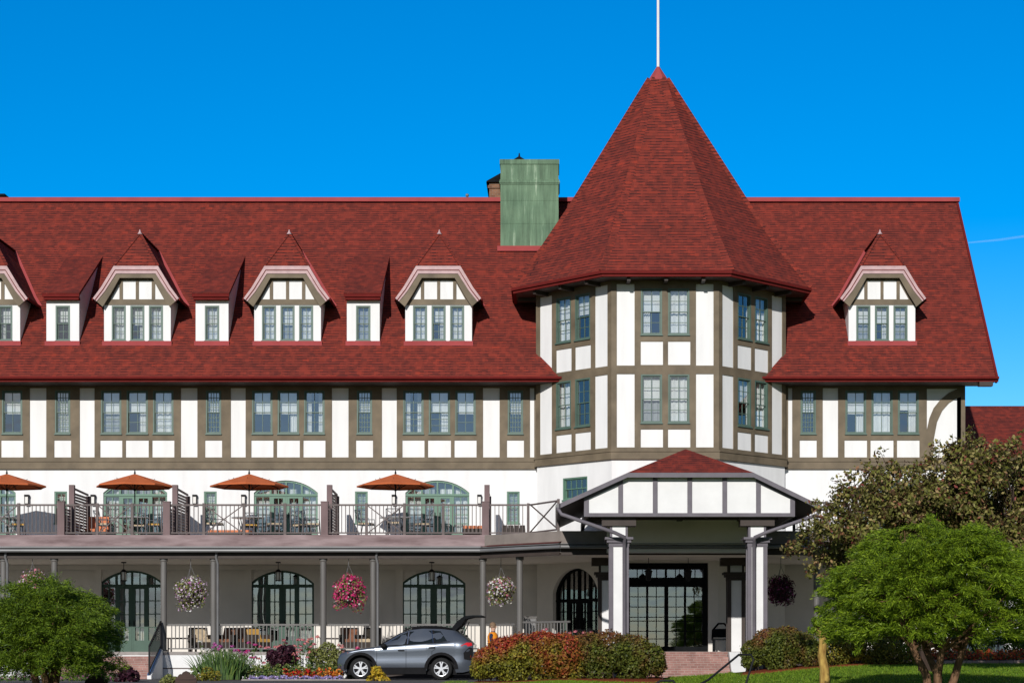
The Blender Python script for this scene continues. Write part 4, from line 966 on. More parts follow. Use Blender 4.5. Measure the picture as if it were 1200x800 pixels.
# ---- entrance steps under the canopy
es = thing('entrance_steps', (4, -8, 0), 'wide pink brick steps in front of the entrance doors', 'steps')
mb = MB().mat('pink_brick')
for k in range(4): mb.box(.6, -7.56 - .3 * (k + 1), -.05, 5.65, -7.56 - .3 * k - .003, PORCH * (4 - k) / 5)
mb.box(.6, -7.557, .05, 5.65, -7.505, PORCH - .006)
mb.build('steps', es)
MB().mat('white_paint').poly_prism([(5.67, -7.51, -.05), (5.67, -8.95, -.05), (5.67, -8.95, .12), (5.67, -7.9, PORCH - .02), (5.67, -7.51, PORCH - .02)], (.5, 0, 0)).build('cheek_wall', es)

# ================================================================ entrance canopy
cd = 58.0; CXc = 4.06
can = thing('entrance_canopy', (CXc, -9, 0), 'white and grey half-timbered entrance canopy with red hipped roof on pillars', 'canopy')
YF, YB = -12.0, -3.05
zc = lambda y: Z(y, cd); xc = lambda p: X(p, cd)
prof = [(xc(655.5), zc(590.5)), (xc(735), zc(554.5)), (xc(882.5), zc(554.5)), (xc(958.5), zc(591.5))]
RDG = zc(553) + (CXc - prof[1][0]) * (prof[1][1] - prof[0][1]) / (prof[1][0] - prof[0][0]); YA = YF + 1.3
(xa, za), (xb, zb), (xd, zd), (xe, ze) = prof
mb = MB().mat('shingle')
mb.face([(xb, YF - .25, zb), (xd, YF - .25, zd), (CXc, YA, RDG)])
mb.face([(xa, YB, za), (xa, YF - .25, za), (xb, YF - .25, zb), (CXc, YA, RDG), (CXc, YB, RDG)])
mb.face([(xe, YF - .25, ze), (xe, YB, ze), (CXc, YB, RDG), (CXc, YA, RDG), (xd, YF - .25, zd)])
croof = mb.build('roof', can)
mb = MB().mat('pillar_trim')
FY = Frame((0, YF - .25, 0), (1, 0, 0), (0, -1, 0)); e = .14
slab(mb, FY, prof + [(x, z - e) for x, z in prof[::-1]], [], -.06, .0)
mb.bar((xa, YF - .25, za - .07), (xa, YB, za - .07), .06, .14); mb.bar((xe, YF - .25, ze - .07), (xe, YB, ze - .07), .06, .14)
mb.mat('gutter_metal'); mb.tube([(xa - .06, YF - .2, za - .06), (xa - .06, YB, za - .04)], .06, 8); mb.tube([(xe + .06, YF - .2, ze - .06), (xe + .06, YB, ze - .04)], .06, 8)
mb.build('eave_fascia', croof)
mb = MB().mat('dark_timber')
mb.face([(xa + .02, YF - .2, za - .12), (xa + .02, YB, za - .12), (xb, YB, zb - .12), (xb, YF - .2, zb - .12)][::-1])
mb.face([(xe - .02, YF - .2, ze - .12), (xe - .02, YB, ze - .12), (xd, YB, zd - .12), (xd, YF - .2, zd - .12)])
mb.build('soffit', croof)
# front gable panel
mb = MB().mat('white_paint'); F = Frame((0, YF, 0), (1, 0, 0), (0, -1, 0))
pu = lambda p: xc(p); zlo, zhi = zc(605), zc(557.5)
sl_ = lambda p: min(zhi, zc(587.5) + (xc(p) - xc(684.5)) * (zhi - zc(587.5)) / (xc(729) - xc(684.5)), zc(587.5) + (xc(931.5) - xc(p)) * (zhi - zc(587.5)) / (xc(931.5) - xc(886)))
og = [(pu(684.5), zlo), (pu(931.5), zlo), (pu(931.5), zc(581.5)), (pu(882), zhi), (pu(734), zhi), (pu(684.5), zc(581.5))]
slab(mb, F, og, [], -.12, -.02); gp = mb.build('gable_panel', can)
mb = MB().mat('pillar_trim'); zb0, zb1 = zc(600.8), zc(559)
cells = [(730, 765), (770.5, 805.5), (811, 846.5), (852, 886)]
H = [rect(pu(a), zb0, pu(b), zb1) for a, b in cells]
H.insert(0, [(pu(690), zb0), (pu(724.5), zb0), (pu(724.5), zc(567.5)), (pu(690), zc(584))]); H.append([(pu(891.5), zb0), (pu(926), zb0), (pu(926), zc(584)), (pu(891.5), zc(567.5))])
slab(mb, F, og, H, -.02, .02); mb.build('timber_framing', gp)
for s, x in ((1, og[0][0]), (-1, og[1][0])): MB().mat('pillar_trim').box(min(x, x + s * .1), YF + .13, zlo, max(x, x + s * .1), YB - 1, zlo + .28).build('side_beam', can)
mb = MB().mat('cream')
for s, x in ((1, og[0][0] + .1), (-1, og[1][0] - .2)): mb.box(x, YF + .13, zlo + .28, x + .1, YB - 1, zc(581.5))
mb.box(og[0][0] + .2, YF + .13, zlo + .33, og[1][0] - .2, YB - .6, zlo + .36)
mb.build('ceiling', can)
mb = MB().mat('dark_timber')
for y in (-10.4, -9.2): mb.box(og[0][0] + .2, y - .1, zlo + .10, og[1][0] - .2, y + .1, zlo + .326)
for x in (2.1, 4.06, 6.02): mb.box(x - .09, YF + .14, zlo + .16, x + .09, -7.6, zlo + .324)
mb.build('ceiling_beam', can)
# cream beam across the veranda edge behind
mb = MB().mat('cream'); mb.box(1.7, -7.74, 4.20, 6.5, -7.62, zlo + .3); mb.box(3.3, -7.76, 4.5, 3.75, -7.74, 4.86); mb.mat('porch_wall'); mb.box(1.7, -7.80, 4.12, 6.5, -7.62, 4.22); mb.build('back_beam', can)
def pillar(x, y, front=True, base=-.02):
    w = .3; q_ = .125; top = zlo - .005 if front else 4.098; zk = Z(636, 58.5) if front else 3.45
    mb = MB().mat('pillar_trim' if front else 'dark_timber')
    for sx_ in (-1, 1):
        for sy_ in (-1, 1): mb.box(x + sx_ * w - (.0 if sx_ < 0 else q_), y + sy_ * w - (.0 if sy_ < 0 else q_), base, x + sx_ * w + (q_ if sx_ < 0 else 0), y + sy_ * w + (q_ if sy_ < 0 else 0), zk)
    p = mb.build('pillar', can)
    m = MB().mat('white_paint'); m.box(x - w + .03, y - w + .03, base, x + w - .03, y + w - .03, zk); m.box(x - .2, y - .2, zk + .16, x + .2, y + .2, top); m.build('pillar_panel', p)
    m = MB().mat('pillar_trim' if front else 'dark_timber'); m.box(x - .37, y - .37, zk, x + .37, y + .37, zk + .09); m.box(x - .31, y - .31, zk - .12, x + .31, y + .31, zk - .002); m.box(x - .43, y - .43, zk + .09, x + .43, y + .43, zk + .16)
    for s in (-1, 1):
        k = 6; arcp = [(x + s * (.2 + .26 * (1 - math.cos(math.pi / 2 * i / k))), y - .1, zk + .3 + (top - zk - .42) * math.sin(math.pi / 2 * i / k)) for i in range(k + 1)]
        m.poly_prism(arcp + [(x + s * .5, y - .1, top - .06), (x + s * .5, y - .1, top), (x + s * .2, y - .1, top)], (0, .2, 0))
        m.box(x + s * .235 - .035, y - .21, zk + .16, x + s * .235 + .035, y + .21, top)
    m.mat('dark_timber'); m.box(x - .52, y - .3, top - .26, x + .52, y + .3, top - .002); m.build('capital', p)
    return p
for x, y, f in ((X(725, 58.5), -11.5, True), (X(886.5, 58.5), -11.5, True)):
    p = pillar(x, y, f)
    s = 1 if x < 4 else -1
    m = MB().mat('pillar_trim'); gxp = xa - .06 if s > 0 else xe + .06
    dx = .05 * (1 if s > 0 else -1) + (.11 if s > 0 else -.06)
    m.tube([(gxp, YF - .12, (za if s > 0 else ze) - .12), (gxp + s * .12, YF - .25, (za if s > 0 else ze) - .32), (x + dx - s * .3, YF - .25, Z(624, 57.8)), (x + dx, YF - .1, Z(629, 57.8)), (x + dx, -11.5 - .5, Z(634, 57.8)), (x + dx, -11.5 - .36, Z(640, 57.8)), (x + dx, -11.5 - .36, .0)], .06, 8)
    m.build('downspout', p)
for x, y in ((X(711, 65.2), -4.8), (X(862, 65.2), -4.8)): pillar(x, y, False, PORCH)
# ================================================================ terrace furniture
def umbrella(x, y, label, tilt=0.0, spin=0.0):
    t = thing('patio_umbrella', (x, y, TERR), label, 'umbrella', 'orange umbrellas on the terrace', spin)
    MB().mat('black_metal').tube([(0, 0, 0), (0, 0, 2.32)], .022, 8).lathe([(.24, 0), (.22, .07), (.04, .1)], (0, 0, 0), 14).build('pole', t, True)
    MB().mat('black_metal').lathe([(.03, 0), (.035, .05), (.008, .16)], (0, 0, 2.285), 8).build('finial', t, True)
    mb = MB().mat('umbrella_cloth'); n, Rm, zr, za = 8, 1.37, 1.88, 2.29
    p = lambda k, r, z: (r * math.cos(2 * math.pi * k / n), r * math.sin(2 * math.pi * k / n), z)
    rings = [(0.05, za), (.55, za - .155), (1.0, za - .29), (Rm, zr)]
    def q(kk, r, z):      # the cloth sags a little between the ribs and is cut back along the hem
        if kk % 1: return p(kk, r * math.cos(math.pi / n) * .985, z - .02 * r * (Rm - r) / .5)
        return p(kk, r, z)
    for (r0, z0), (r1, z1) in zip(rings[:-1], rings[1:]):
        for k in range(n):
            for a, b in ((k, k + .5), (k + .5, k + 1)): mb.face([q(a, r1, z1), q(b, r1, z1), q(b, r0, z0), q(a, r0, z0)])
    for k in range(n):
        for a, b in ((k, k + .5), (k + .5, k + 1)): A, B = q(a, Rm, zr), q(b, Rm, zr); mb.face([(A[0], A[1], A[2] - .05), (B[0], B[1], B[2] - .05), B, A])
    o = mb.build('canopy', t, True)
    m = MB().mat('black_metal')
    for k in range(n): m.bar(p(k, .05, za - .04), p(k, Rm * .98, zr - .01), .018, .018); m.bar(p(k, .03, 1.72), p(k, .72, 2.12), .014, .014)
    m.tube([(0, 0, 1.70), (0, 0, 1.76)], .04, 8); m.build('ribs', t, True)
    return t
UY = -2.9; ud = DIST + UY
ux = [X(8, ud), X(158, ud), X(292, ud), X(463.5, ud)]
for x, l, s in zip(ux, ('orange patio umbrella cut off by the left edge', 'orange patio umbrella, second from the left, over a round table', 'orange patio umbrella in front of the middle green arched door', 'orange patio umbrella nearest the tower, beside an arched door'), (.04, -.05, .07, -.03)): umbrella(x, UY, l, 0, s)

def table(x, y, z, label):
    t = thing('patio_table', (x, y, z), label, 'table', 'round tables under the umbrellas')
    m = MB().mat('table_top'); m.lathe([(.56, .70), (.575, .715), (.56, .73)], (0, 0, 0), 22); m.build('table_top', t, True)
    for k in range(4):
        a = math.pi / 4 + k * math.pi / 2; MB().mat('black_metal').tube([(.44 * math.cos(a), .44 * math.sin(a), 0), (.30 * math.cos(a), .30 * math.sin(a), .35), (.42 * math.cos(a), .42 * math.sin(a), .70)], .016, 6).build('leg', t, True)
    return t
for x, l in zip(ux, ('round patio table below the umbrella at the left edge', 'round patio table below the second umbrella', 'round patio table below the middle umbrella', 'round patio table below the umbrella nearest the tower')): table(x + (.05), UY + (.0 if x < ux[0] + .1 else .0) - .62, TERR, l)

def patio_chair(cush):
    t = thing('patio_chair', (0, 0, TERR), '', 'chair', 'metal chairs around the terrace tables')
    m = MB().mat('patio_metal'); m.box(-.23, -.23, .40, .23, .23, .425); m.build('seat', t, True)
    for sx_ in (-1, 1):
        MB().mat('patio_metal').tube([(sx_ * .25, -.25, 0), (sx_ * .23, -.22, .42)], .015, 6).build('leg', t, True)
        MB().mat('patio_metal').tube([(sx_ * .25, .30, 0), (sx_ * .23, .22, .42)], .015, 6).build('leg', t, True)
        MB().mat('patio_metal').tube([(sx_ * .25, .25, .62), (sx_ * .27, -.2, .62), (sx_ * .25, -.22, .42)], .015, 6).build('arm', t, True)
    m = MB().mat('patio_metal')
    for sx_ in (-1, 1): m.tube([(sx_ * .23, .22, .42), (sx_ * .235, .33, .92)], .015, 6)
    m.bar((-.235, .33, .92), (.235, .33, .92), .03, .03); m.bar((-.23, .25, .52), (.23, .25, .52), .02, .02)
    m.bar((-.23, .25, .53), (.23, .325, .91), .015, .02); m.bar((.23, .252, .53), (-.23, .327, .91), .015, .02); m.bar((0, .25, .53), (0, .325, .91), .015, .02)
    m.build('backrest', t, True)
    if cush: MB().mat(cush).box(-.21, -.21, .428, .21, .2, .485).build('cushion', t, True)
    return t
proto = {k: patio_chair(k) for k in ('cushion_yellow', 'cushion_beige')}
used = set()
CH = [(0, .62, -.3, 2.0, 'cushion_yellow', 'dark metal chair with yellow cushion by the leftmost table'), (0, -.3, -1.0, 2.9, 'cushion_beige', 'dark metal chair at the front of the leftmost table'),
      (1, -.78, -.5, 1.4, 'cushion_beige', 'dark metal chair left of the second table from the left'), (1, .85, -.3, -1.3, 'cushion_yellow', 'dark metal chair with yellow cushion right of the second table'), (1, .2, .2, 0.2, 'cushion_beige', 'dark metal chair behind the second table from the left'),
      (2, -.95, -.8, 1.2, 'cushion_beige', 'dark metal chair left of the middle table'), (2, .15, .1, .1, 'cushion_yellow', 'dark metal chair behind the middle table, yellow cushion'), (2, 1.05, -.6, -1.1, 'cushion_beige', 'dark metal chair right of the middle table'),
      (2, 2.35, -.5, 1.9, 'cushion_beige', 'dark metal chair on its own left of the third brown terrace post'), (2, 1.9, .1, 2.6, 'cushion_beige', 'dark metal chair before the right leaf of the middle arched door'),
      (3, -.9, -.7, 1.3, 'cushion_beige', 'dark metal chair with beige cushion left of the table nearest the tower'), (3, .1, -1.15, 3.1, 'cushion_beige', 'dark lattice-backed metal chair in front of the table nearest the tower'), (3, 1.0, -.5, -1.2, 'cushion_beige', 'dark metal chair right of the table nearest the tower')]
for i, dx, dy, rz, cu, l in CH:
    t = proto[cu] if cu not in used else copy_tree(proto[cu]); used.add(cu)
    t.location = (ux[i] + dx, UY - .62 + dy, TERR); t.rotation_euler.z = rz; t['label'] = l
def lounge_bench(px, y, w, label, seat='cushion_orange', grp=None):
    d = DIST + y; x = X(px, d); t = thing('bench', (x, y, TERR), label, 'bench')
    m = MB().mat('wicker'); m.box(-w / 2, -.32, .12, w / 2, .32, .30); m.build('seat_frame', t, True)
    for sx_ in (-1, 1):
        for sy_ in (-1, 1): MB().mat('wicker').box(sx_ * (w / 2 - .04) - .03, sy_ * .27 - .03, 0, sx_ * (w / 2 - .04) + .03, sy_ * .27 + .03, .12).build('leg', t, True)
    m = MB().mat(seat); n = 4
    for k in range(n): m.box(-w / 2 + w * k / n + .01, -.30, .302, -w / 2 + w * (k + 1) / n - .01, .30, .40)
    m.build('cushion', t, True)
    return t
lounge_bench(554, -3.9, .68, 'low bench with orange cushion in front of the last arched door')
lounge_bench(602, -4.1, .8, 'low dark bench without bright cushion beside the terrace corner', 'wicker')
b = lounge_bench(114, -2.3, .75, 'orange lounge seat with tall back behind the first full bay of railing')
MB().mat('cushion_orange').box(-.36, .20, .40, .36, .32, .86).build('backrest', b, True)
lounge_bench(270, -1.6, 1.5, 'long low orange bench left of the middle arched door')

# ================================================================ veranda furniture and hanging things
def armchair(px, y, cush, label, rz=0.0, z=PORCH):
    d = DIST + y; t = thing('wicker_armchair', (X(px, d), y, z), label, 'armchair', 'wicker armchairs on the veranda', rz)
    m = MB().mat('wicker'); m.box(-.34, -.34, .10, .34, .34, .34); m.build('seat', t, True)
    MB().mat('wicker').hexa and None
    m = MB().mat('wicker'); m.hexa([(-.34, .24, .34), (.34, .24, .34), (.34, .34, .34), (-.34, .34, .34)], [(-.33, .34, .86), (.33, .34, .86), (.33, .43, .84), (-.33, .43, .84)]); m.build('backrest', t, True)
    for s in (-1, 1):
        MB().mat('wicker').box(s * .36 - .05, -.33, .34, s * .36 + .05, .26, .60).build('arm', t, True)
        for q in (-1, 1): MB().mat('wicker').box(s * .3 - .03, q * .3 - .03, 0, s * .3 + .03, q * .3 + .03, .1).build('leg', t, True)
    m = MB().mat(cush); m.box(-.29, -.32, .342, .29, .22, .45); m.hexa([(-.27, .10, .45), (.27, .10, .45), (.27, .22, .45), (-.27, .22, .45)], [(-.25, .20, .80), (.25, .20, .80), (.25, .30, .78), (-.25, .30, .78)]); m.build('cushion', t, True)
    return t
armchair(236, -2.6, 'cushion_beige', 'wicker armchair with patterned beige cushion left of the doubled grey post', .5)
armchair(266, -2.4, 'cushion_brown', 'wicker armchair with brown cushion right of the doubled grey post', -.4)
armchair(288, -2.6, 'cushion_brown', 'wicker armchair with brown cushion beside the middle arched door', .3)
armchair(302, -2.9, 'cushion_yellow', 'wicker armchair with yellow cushion against the middle arched door', .9)
armchair(412, -2.6, 'cushion_brown', 'wicker armchair with brown cushion behind the railing, below the pink basket', .3)
armchair(432, -2.6, 'cushion_beige', 'wicker armchair with beige cushion directly above the car bonnet', -.3)
def side_table(px, y, label):
    d = DIST + y; t = thing('side_table', (X(px, d), y, PORCH), label, 'table')
    MB().mat('wicker').box(-.4, -.3, .44, .4, .3, .49).build('table_top', t, True)
    for s in (-1, 1):
        for q in (-1, 1): MB().mat('wicker').box(s * .36 - .025, q * .26 - .025, 0, s * .36 + .025, q * .26 + .025, .44).build('leg', t, True)
side_table(211, -3.4, 'low dark table on the veranda beside the black stair railing')
side_table(389, -2.6, 'low dark table on the veranda left of the pink-basket armchairs')

def hanging_basket(px, py, rpx, y, petals, pp, label, leafy='pale_leaf', top=4.10, sq=.95):
    d = DIST + y; x, z, r = X(px, d), Z(py, d), rpx * 1.08 * d / FPX
    t = thing('hanging_basket', (x, y, z), label, 'hanging basket', 'flower baskets hanging along the veranda')
    m = MB().mat('wicker'); m.lathe([(r * .15, -r * .75), (r * .45, -r * .5), (r * .55, -r * .05), (r * .5, 0)], (0, 0, 0), 12); m.build('pot', t, True)
    m = MB().mat('gutter_metal'); zt2 = top - z
    for k in range(3): a = 2.1 * k; m.tube([(r * .5 * math.cos(a), r * .5 * math.sin(a), 0), (0, 0, r + (zt2 - r) * .35)], .008, 4)
    m.tube([(0, 0, r + (zt2 - r) * .35), (0, 0, zt2)], .012, 5); m.build('chain', t, True)
    cl = [(x, y, z, r * .68, sq)]
    for k in range(16):
        zz = 1 - 2 * (k + .5) / 16; q = math.sqrt(1 - zz * zz); a = k * 2.4; lp = rnd.uniform(.78, 1.15); cl.append((x + r * .58 * q * lp * math.cos(a), y + r * .58 * q * math.sin(a), z + r * .50 * zz * lp - r * .05, r * rnd.uniform(.26, .48), 1))
    for k in range(5): cl.append((x + r * (-.5 + .25 * k), y + r * rnd.uniform(-.3, .1), z - r * rnd.uniform(.55, .85), r * .26, 1.2))
    P, N = clump_points(cl, 1300, .5); leaves('foliage', P, N, .085, .6, [leafy], t)
    P, N = clump_points(cl, 1700 if 'hot pink' in label else 1000, .82); leaves('flowers', P + N * .015, N, .070, .95, petals, t, pp, jitter=.35)
hanging_basket(38, 684, 19, -5.0, ['petal_lilac', 'petal_pink', 'petal_white'], [.4, .4, .2], 'pale pink hanging basket half hidden behind the round tree')
hanging_basket(223.5, 692, 22, -5.0, ['petal_lilac', 'petal_mauve', 'petal_white'], [.55, .15, .3], 'lilac and yellow-green hanging basket, second from the left', 'pale_leaf')
hanging_basket(408.5, 690.5, 23, -5.0, ['petal_hot_pink', 'petal_pink', 'petal_white'], [.74, .2, .06], 'hot pink hanging flower basket above the car bonnet')
hanging_basket(587, 688.5, 18, -5.0, ['petal_white', 'petal_lilac', 'petal_pink'], [.45, .3, .25], 'white and green hanging basket right of the raised car tailgate', 'pale_leaf')
hanging_basket(915, 688, 18.5, -5.3, ['petal_wine', 'petal_mauve'], [.8, .2], 'dark purple hanging basket in shade beside the right front pillar', 'purple_leaf')
def lantern(px, y, label):
    d = DIST + y; t = thing('pendant_lantern', (X(px, d), y, 3.62), label, 'lantern', 'lanterns hanging from the veranda ceiling')
    MB().mat('black_metal').tube([(0, 0, .2), (0, 0, .475)], .012, 5).lathe([(.09, .44), (.09, .478)], (0, 0, 0), 10).build('rod', t, True)
    m = MB().mat('black_metal'); m.lathe([(.14, .12), (.04, .22)], (0, 0, 0), 6); m.lathe([(.12, -.2), (.12, -.17)], (0, 0, 0), 6)
    for k in range(6): a = k * math.pi / 3; m.tube([(.115 * math.cos(a), .115 * math.sin(a), -.18), (.115 * math.cos(a), .115 * math.sin(a), .13)], .01, 4)
    m.build('frame', t, True); MB().mat('lamp_glass').lathe([(.09, -.168), (.09, .118)], (0, 0, 0), 6).build('lamp_glass', t, True)
lantern(145, -2.2, 'black lantern hanging in front of the leftmost full arched door'); lantern(326, -2.2, 'black lantern hanging in front of the middle arched door'); lantern(506, -2.2, 'black lantern hanging above the car, before the third arched door')
def canopy_lantern(px, label):
    y = -5.0; d = DIST + y; z = Z(672, d); t = thing('pendant_lantern', (X(px, d), y, z), label, 'lantern', 'lanterns before the entrance doors')
    MB().mat('black_metal').tube([(0, 0, .2), (0, 0, 4.095 - z)], .012, 5).build('rod', t, True)
    MB().mat('black_metal').lathe([(.03, -.25), (.09, -.2), (.12, .06), (.15, .08), (.03, .2)], (0, 0, 0), 6).build('frame', t, True)
canopy_lantern(760, 'black lantern at the left of the entrance transom'); canopy_lantern(806.5, 'black lantern at the right of the entrance transom')
# small sign-like parcel box and dark entrance bench
t = thing('entrance_bench', (X(846, 66.4), -3.6 - .0, PORCH), 'dark curved bench right of the entrance doors', 'bench')
m = MB().mat('lead_black'); m.box(-.32, -.25, .40, .32, .22, .46); m.build('seat', t, True)
m = MB().mat('lead_black'); m.tube([(-.32, .2, .4), (-.30, .24, .75), (-.1, .26, .98), (.1, .26, .98), (.30, .24, .75), (.32, .2, .4)], .035, 6); m.box(-.28, .2, .5, .28, .24, .8); m.build('backrest', t, True)
for s in (-1, 1):
    for q in (-1, 1): MB().mat('lead_black').box(s * .28 - .03, q * .2 - .03, 0, s * .28 + .03, q * .2 + .03, .4).build('leg', t, True)
t = thing('grey_cabinet', (X(621, 67.5), -1.6, PORCH), 'small grey cabinet against the veranda wall, left of the round-headed doorway', 'cabinet')
MB().mat('grey_post').box(-.22, -.18, 0, .22, .18, 1.22).box(-.25, -.21, 1.22, .25, .21, 1.26).build('body', t, True); MB().mat('gutter_metal').box(-.19, -.195, .08, .19, -.18, 1.16).build('door', t, True)

# ================================================================ the car
def build_car():
    t = thing('parked_car', (X(399, 61.4), -8.55, 0.006), 'grey compact SUV parked before the veranda with its tailgate raised', 'car', None, R(-1.5))
    W = .91; cz = lambda y: (558 - y) / 218; cxm = lambda x: (x - 45) / 218
    wx = [cxm(210), cxm(768)]; wr = .355; ar = .44
    Lc = 4.33
    top = [(0.0, .66), (.02, .79), (.08, .865), (.35, .94), (.8, 1.01), (1.22, 1.065)]            # bonnet line
    belt = [(0, .64), (.08, .82), (.35, .90), (1.22, 1.035), (2.2, 1.09), (3.2, 1.16), (3.75, 1.22), (4.15, 1.20), (4.33, 1.12)]
    roofl = [(1.22, 1.05), (1.6, 1.26), (2.0, 1.51), (2.3, 1.62), (2.7, 1.665), (3.3, 1.655), (3.72, 1.605), (4.05, 1.40), (4.28, 1.19), (4.33, 1.05)]
    ip = lambda L, x: float(np.interp(x, [p[0] for p in L], [p[1] for p in L]))
    def wid(x):            # half-width in plan
        return W * (1 - .24 * max(0, (.5 - x) / .5) ** 2.2 - .12 * max(0, (x - 3.85) / .48) ** 2)
    def low(x):
        z = .24 + .10 * max(0, (.35 - x) / .35) + .08 * max(0, (x - 4.0) / .33)
        for w in wx:
            if abs(x - w) < ar: z = max(z, wr + math.sqrt(ar * ar - (x - w) ** 2) * 1.0)
        return z
    st = sorted(set([0.0, .02, .06] + list(np.linspace(.12, Lc, 62)) + [w + s * ar * f for w in wx for s in (-1, 1) for f in (1.0, .995, .93, .8)]))
    body = MB().mat('car_paint'); body.smooth = True
    NS = 9
    def side_ring(x):
        b, l = ip(belt, x), low(x); l = min(l, b - .02); w = wid(x); out = []
        for k in range(NS):
            f = k / (NS - 1); z = l + (b - l) * f
            h = (z - .24) / .95
            y = w * (1 - .05 * max(0, (h - .55)) ** 1.0 - .045 * max(0, .30 - h) / .3 + .012 * math.sin(h * 9))
            if f == 1: y -= .02
            out.append((y, z))
        return out
    rows = []
    for x in st:
        sr = side_ring(x); zt_ = max(ip(top, x) if x < 1.22 else ip(roofl, x), sr[-1][1] + .004)
        cab = x >= 1.22
        yb = sr[-1][0]; yr = (yb - (.24 * min(1, max(0, (zt_ - sr[-1][1]) / .4)) + .03))
        ring = [(x, -y, z) for y, z in sr] + [(x, -(yb * .4 + yr * .6) if False else -(yb + (yr - yb) * .5), sr[-1][1] + (zt_ - sr[-1][1]) * .5), (x, -yr, zt_ - .035), (x, -yr * .8, zt_ - .008), (x, 0, zt_ + .012)]
        full = ring + [(x, -p[1], p[2]) for p in ring[-2::-1]]
        rows.append(full)
    nr = len(rows[0]); vs = [p for r_ in rows for p in r_]
    fs = [(i * nr + k, (i + 1) * nr + k, (i + 1) * nr + k + 1, i * nr + k + 1) for i in range(len(rows) - 1) for k in range(nr - 1)]
    isroof = lambda i, k: rows[i][k][0] > 1.9 and rows[i][k][0] < 3.7 and NS + 1 <= k < nr - NS - 2
    body.mesh(vs, [f for j, f in enumerate(fs) if not isroof(j // (nr - 1), j % (nr - 1))]); body.mat('car_black')
    body.mesh(vs, [f for j, f in enumerate(fs) if isroof(j // (nr - 1), j % (nr - 1))]); body.mat('car_paint'); body.smooth = False
    body.face(rows[0]); body.face(rows[-1][::-1])
    o = body.build('body', t, True)
    # dark underside and lower cladding
    m = MB().mat('car_black')
    m.box(.25, -.74, .17, 4.2, .74, .34); m.box(1.25, -.80, .34, 3.0, .80, .5); m.box(.2, -.60, .34, 4.2, .60, .95)
    for s in (-1, 1):
        for w in wx:
            pts = []
            for k in range(15): a = math.pi * k / 14; pts.append((w + (ar + .0) * math.cos(a), wr + (ar + .0) * math.sin(a)))
            po = [(w + (ar + .10) * math.cos(math.pi * k / 14), wr + (ar + .085) * math.sin(math.pi * k / 14)) for k in range(15)]
            for k in range(14):
                y0, y1 = s * (wid(w) - .10), s * (wid(w) + .012)
                a, b, c, d = pts[k], pts[k + 1], po[k + 1], po[k]
                m.face([(a[0], y1, a[1]), (d[0], y1, d[1]), (c[0], y1, c[1]), (b[0], y1, b[1])][::s]); m.face([(d[0], y1, d[1]), (d[0], y0, d[1]), (c[0], y0, c[1]), (c[0], y1, c[1])]); m.face([(a[0], y1, a[1]), (a[0], s * .60, a[1]), (b[0], s * .60, b[1]), (b[0], y1, b[1])])
        m.box(wx[0] + ar + .04, s * (W - .02) - .02, .19, wx[1] - ar - .04, s * (W - .02) + .03, .40)
        m.hexa([(wx[1] + ar + .03, s * .80 - .03, .30), (4.28, s * .76 - .03, .34), (4.28, s * .76 + .03, .34), (wx[1] + ar + .03, s * .80 + .04, .30)], [(wx[1] + ar + .06, s * .84 - .03, .46), (4.32, s * .78 - .03, .50), (4.32, s * .78 + .03, .50), (wx[1] + ar + .06, s * .84 + .04, .46)])
    m.box(-.005, -.55, .30, .12, .55, .58); m.box(4.22, -.6, .34, 4.36, .6, .55); m.build('cladding', t, True)
    # glass: three panes on each side following the cabin, windscreen
    def pt(x, f, s):     # point on the cabin side, f 0 at the belt, 1 at the roof edge
        sr = side_ring(x)[-1]; zt_ = max(ip(roofl, x), sr[1] + .004); yb = sr[0]; yr = yb - (.24 * min(1, max(0, (zt_ - sr[1]) / .4)) + .03)
        return Vector((x, s * (yb + (yr - yb) * f + .006), sr[1] + (zt_ - .035 - sr[1]) * f))
    for s in (-1, 1):
        for quad in ([(1.47, .06), (2.17, .05), (2.20, .90), (2.02, .88), (1.62, .70)], [(2.29, .05), (3.05, .05), (2.98, .88), (2.32, .90)], [(3.13, .06), (3.50, .10), (3.28, .84), (3.07, .88)]):
            g = MB().mat('car_glass'); p = [pt(x, f, s) for x, f in quad]; g.face(p if s < 0 else p[::-1]); g.build('side_window', t, True)
        tr_ = MB().mat('car_black')
        for quad in ([(1.42, .0), (3.60, .0), (3.58, .06), (1.46, .05)], [(2.17, .05), (2.29, .05), (2.32, .92), (2.20, .92)], [(3.05, .05), (3.13, .05), (3.07, .9), (2.98, .9)]):
            p = [pt(x, f, s) + Vector((0, s * .001, 0)) for x, f in quad]; tr_.face(p if s < 0 else p[::-1])
        tr_.build('window_trim', t, True)
        ch = MB().mat('chrome'); ch.bar(pt(3.06, .05, s) + Vector((0, s * .004, 0)), pt(2.99, .9, s) + Vector((0, s * .004, 0)), .02, .01); ch.bar(pt(2.24, .1, s) + Vector((0, s * .004, 0)), pt(2.27, .9, s) + Vector((0, s * .004, 0)), .035, .01); ch.build('pillar_strip', t, True)
        # door cuts, handles, lights, mirror
        m = MB().mat('car_black')
        for x in (2.20, 3.02):
            a = [(x + (.0 if x < 3 else .10 * (k > 3)), q[0], q[1]) for k, q in enumerate(side_ring(x)[1:])]
            for p, q in zip(a[:-1], a[1:]): m.bar((p[0], s * (p[1] + .001), p[2]), (q[0], s * (q[1] + .001), q[2]), .012, .006, (0, s, 0))
        a = side_ring(1.25)[3:]; 
        for p, q in zip(a[:-1], a[1:]): m.bar((1.27, s * (p[0] + .001), p[1]), (1.27, s * (q[0] + .001), q[1]), .012, .006, (0, s, 0))
        m.build('door_seam', t, True)
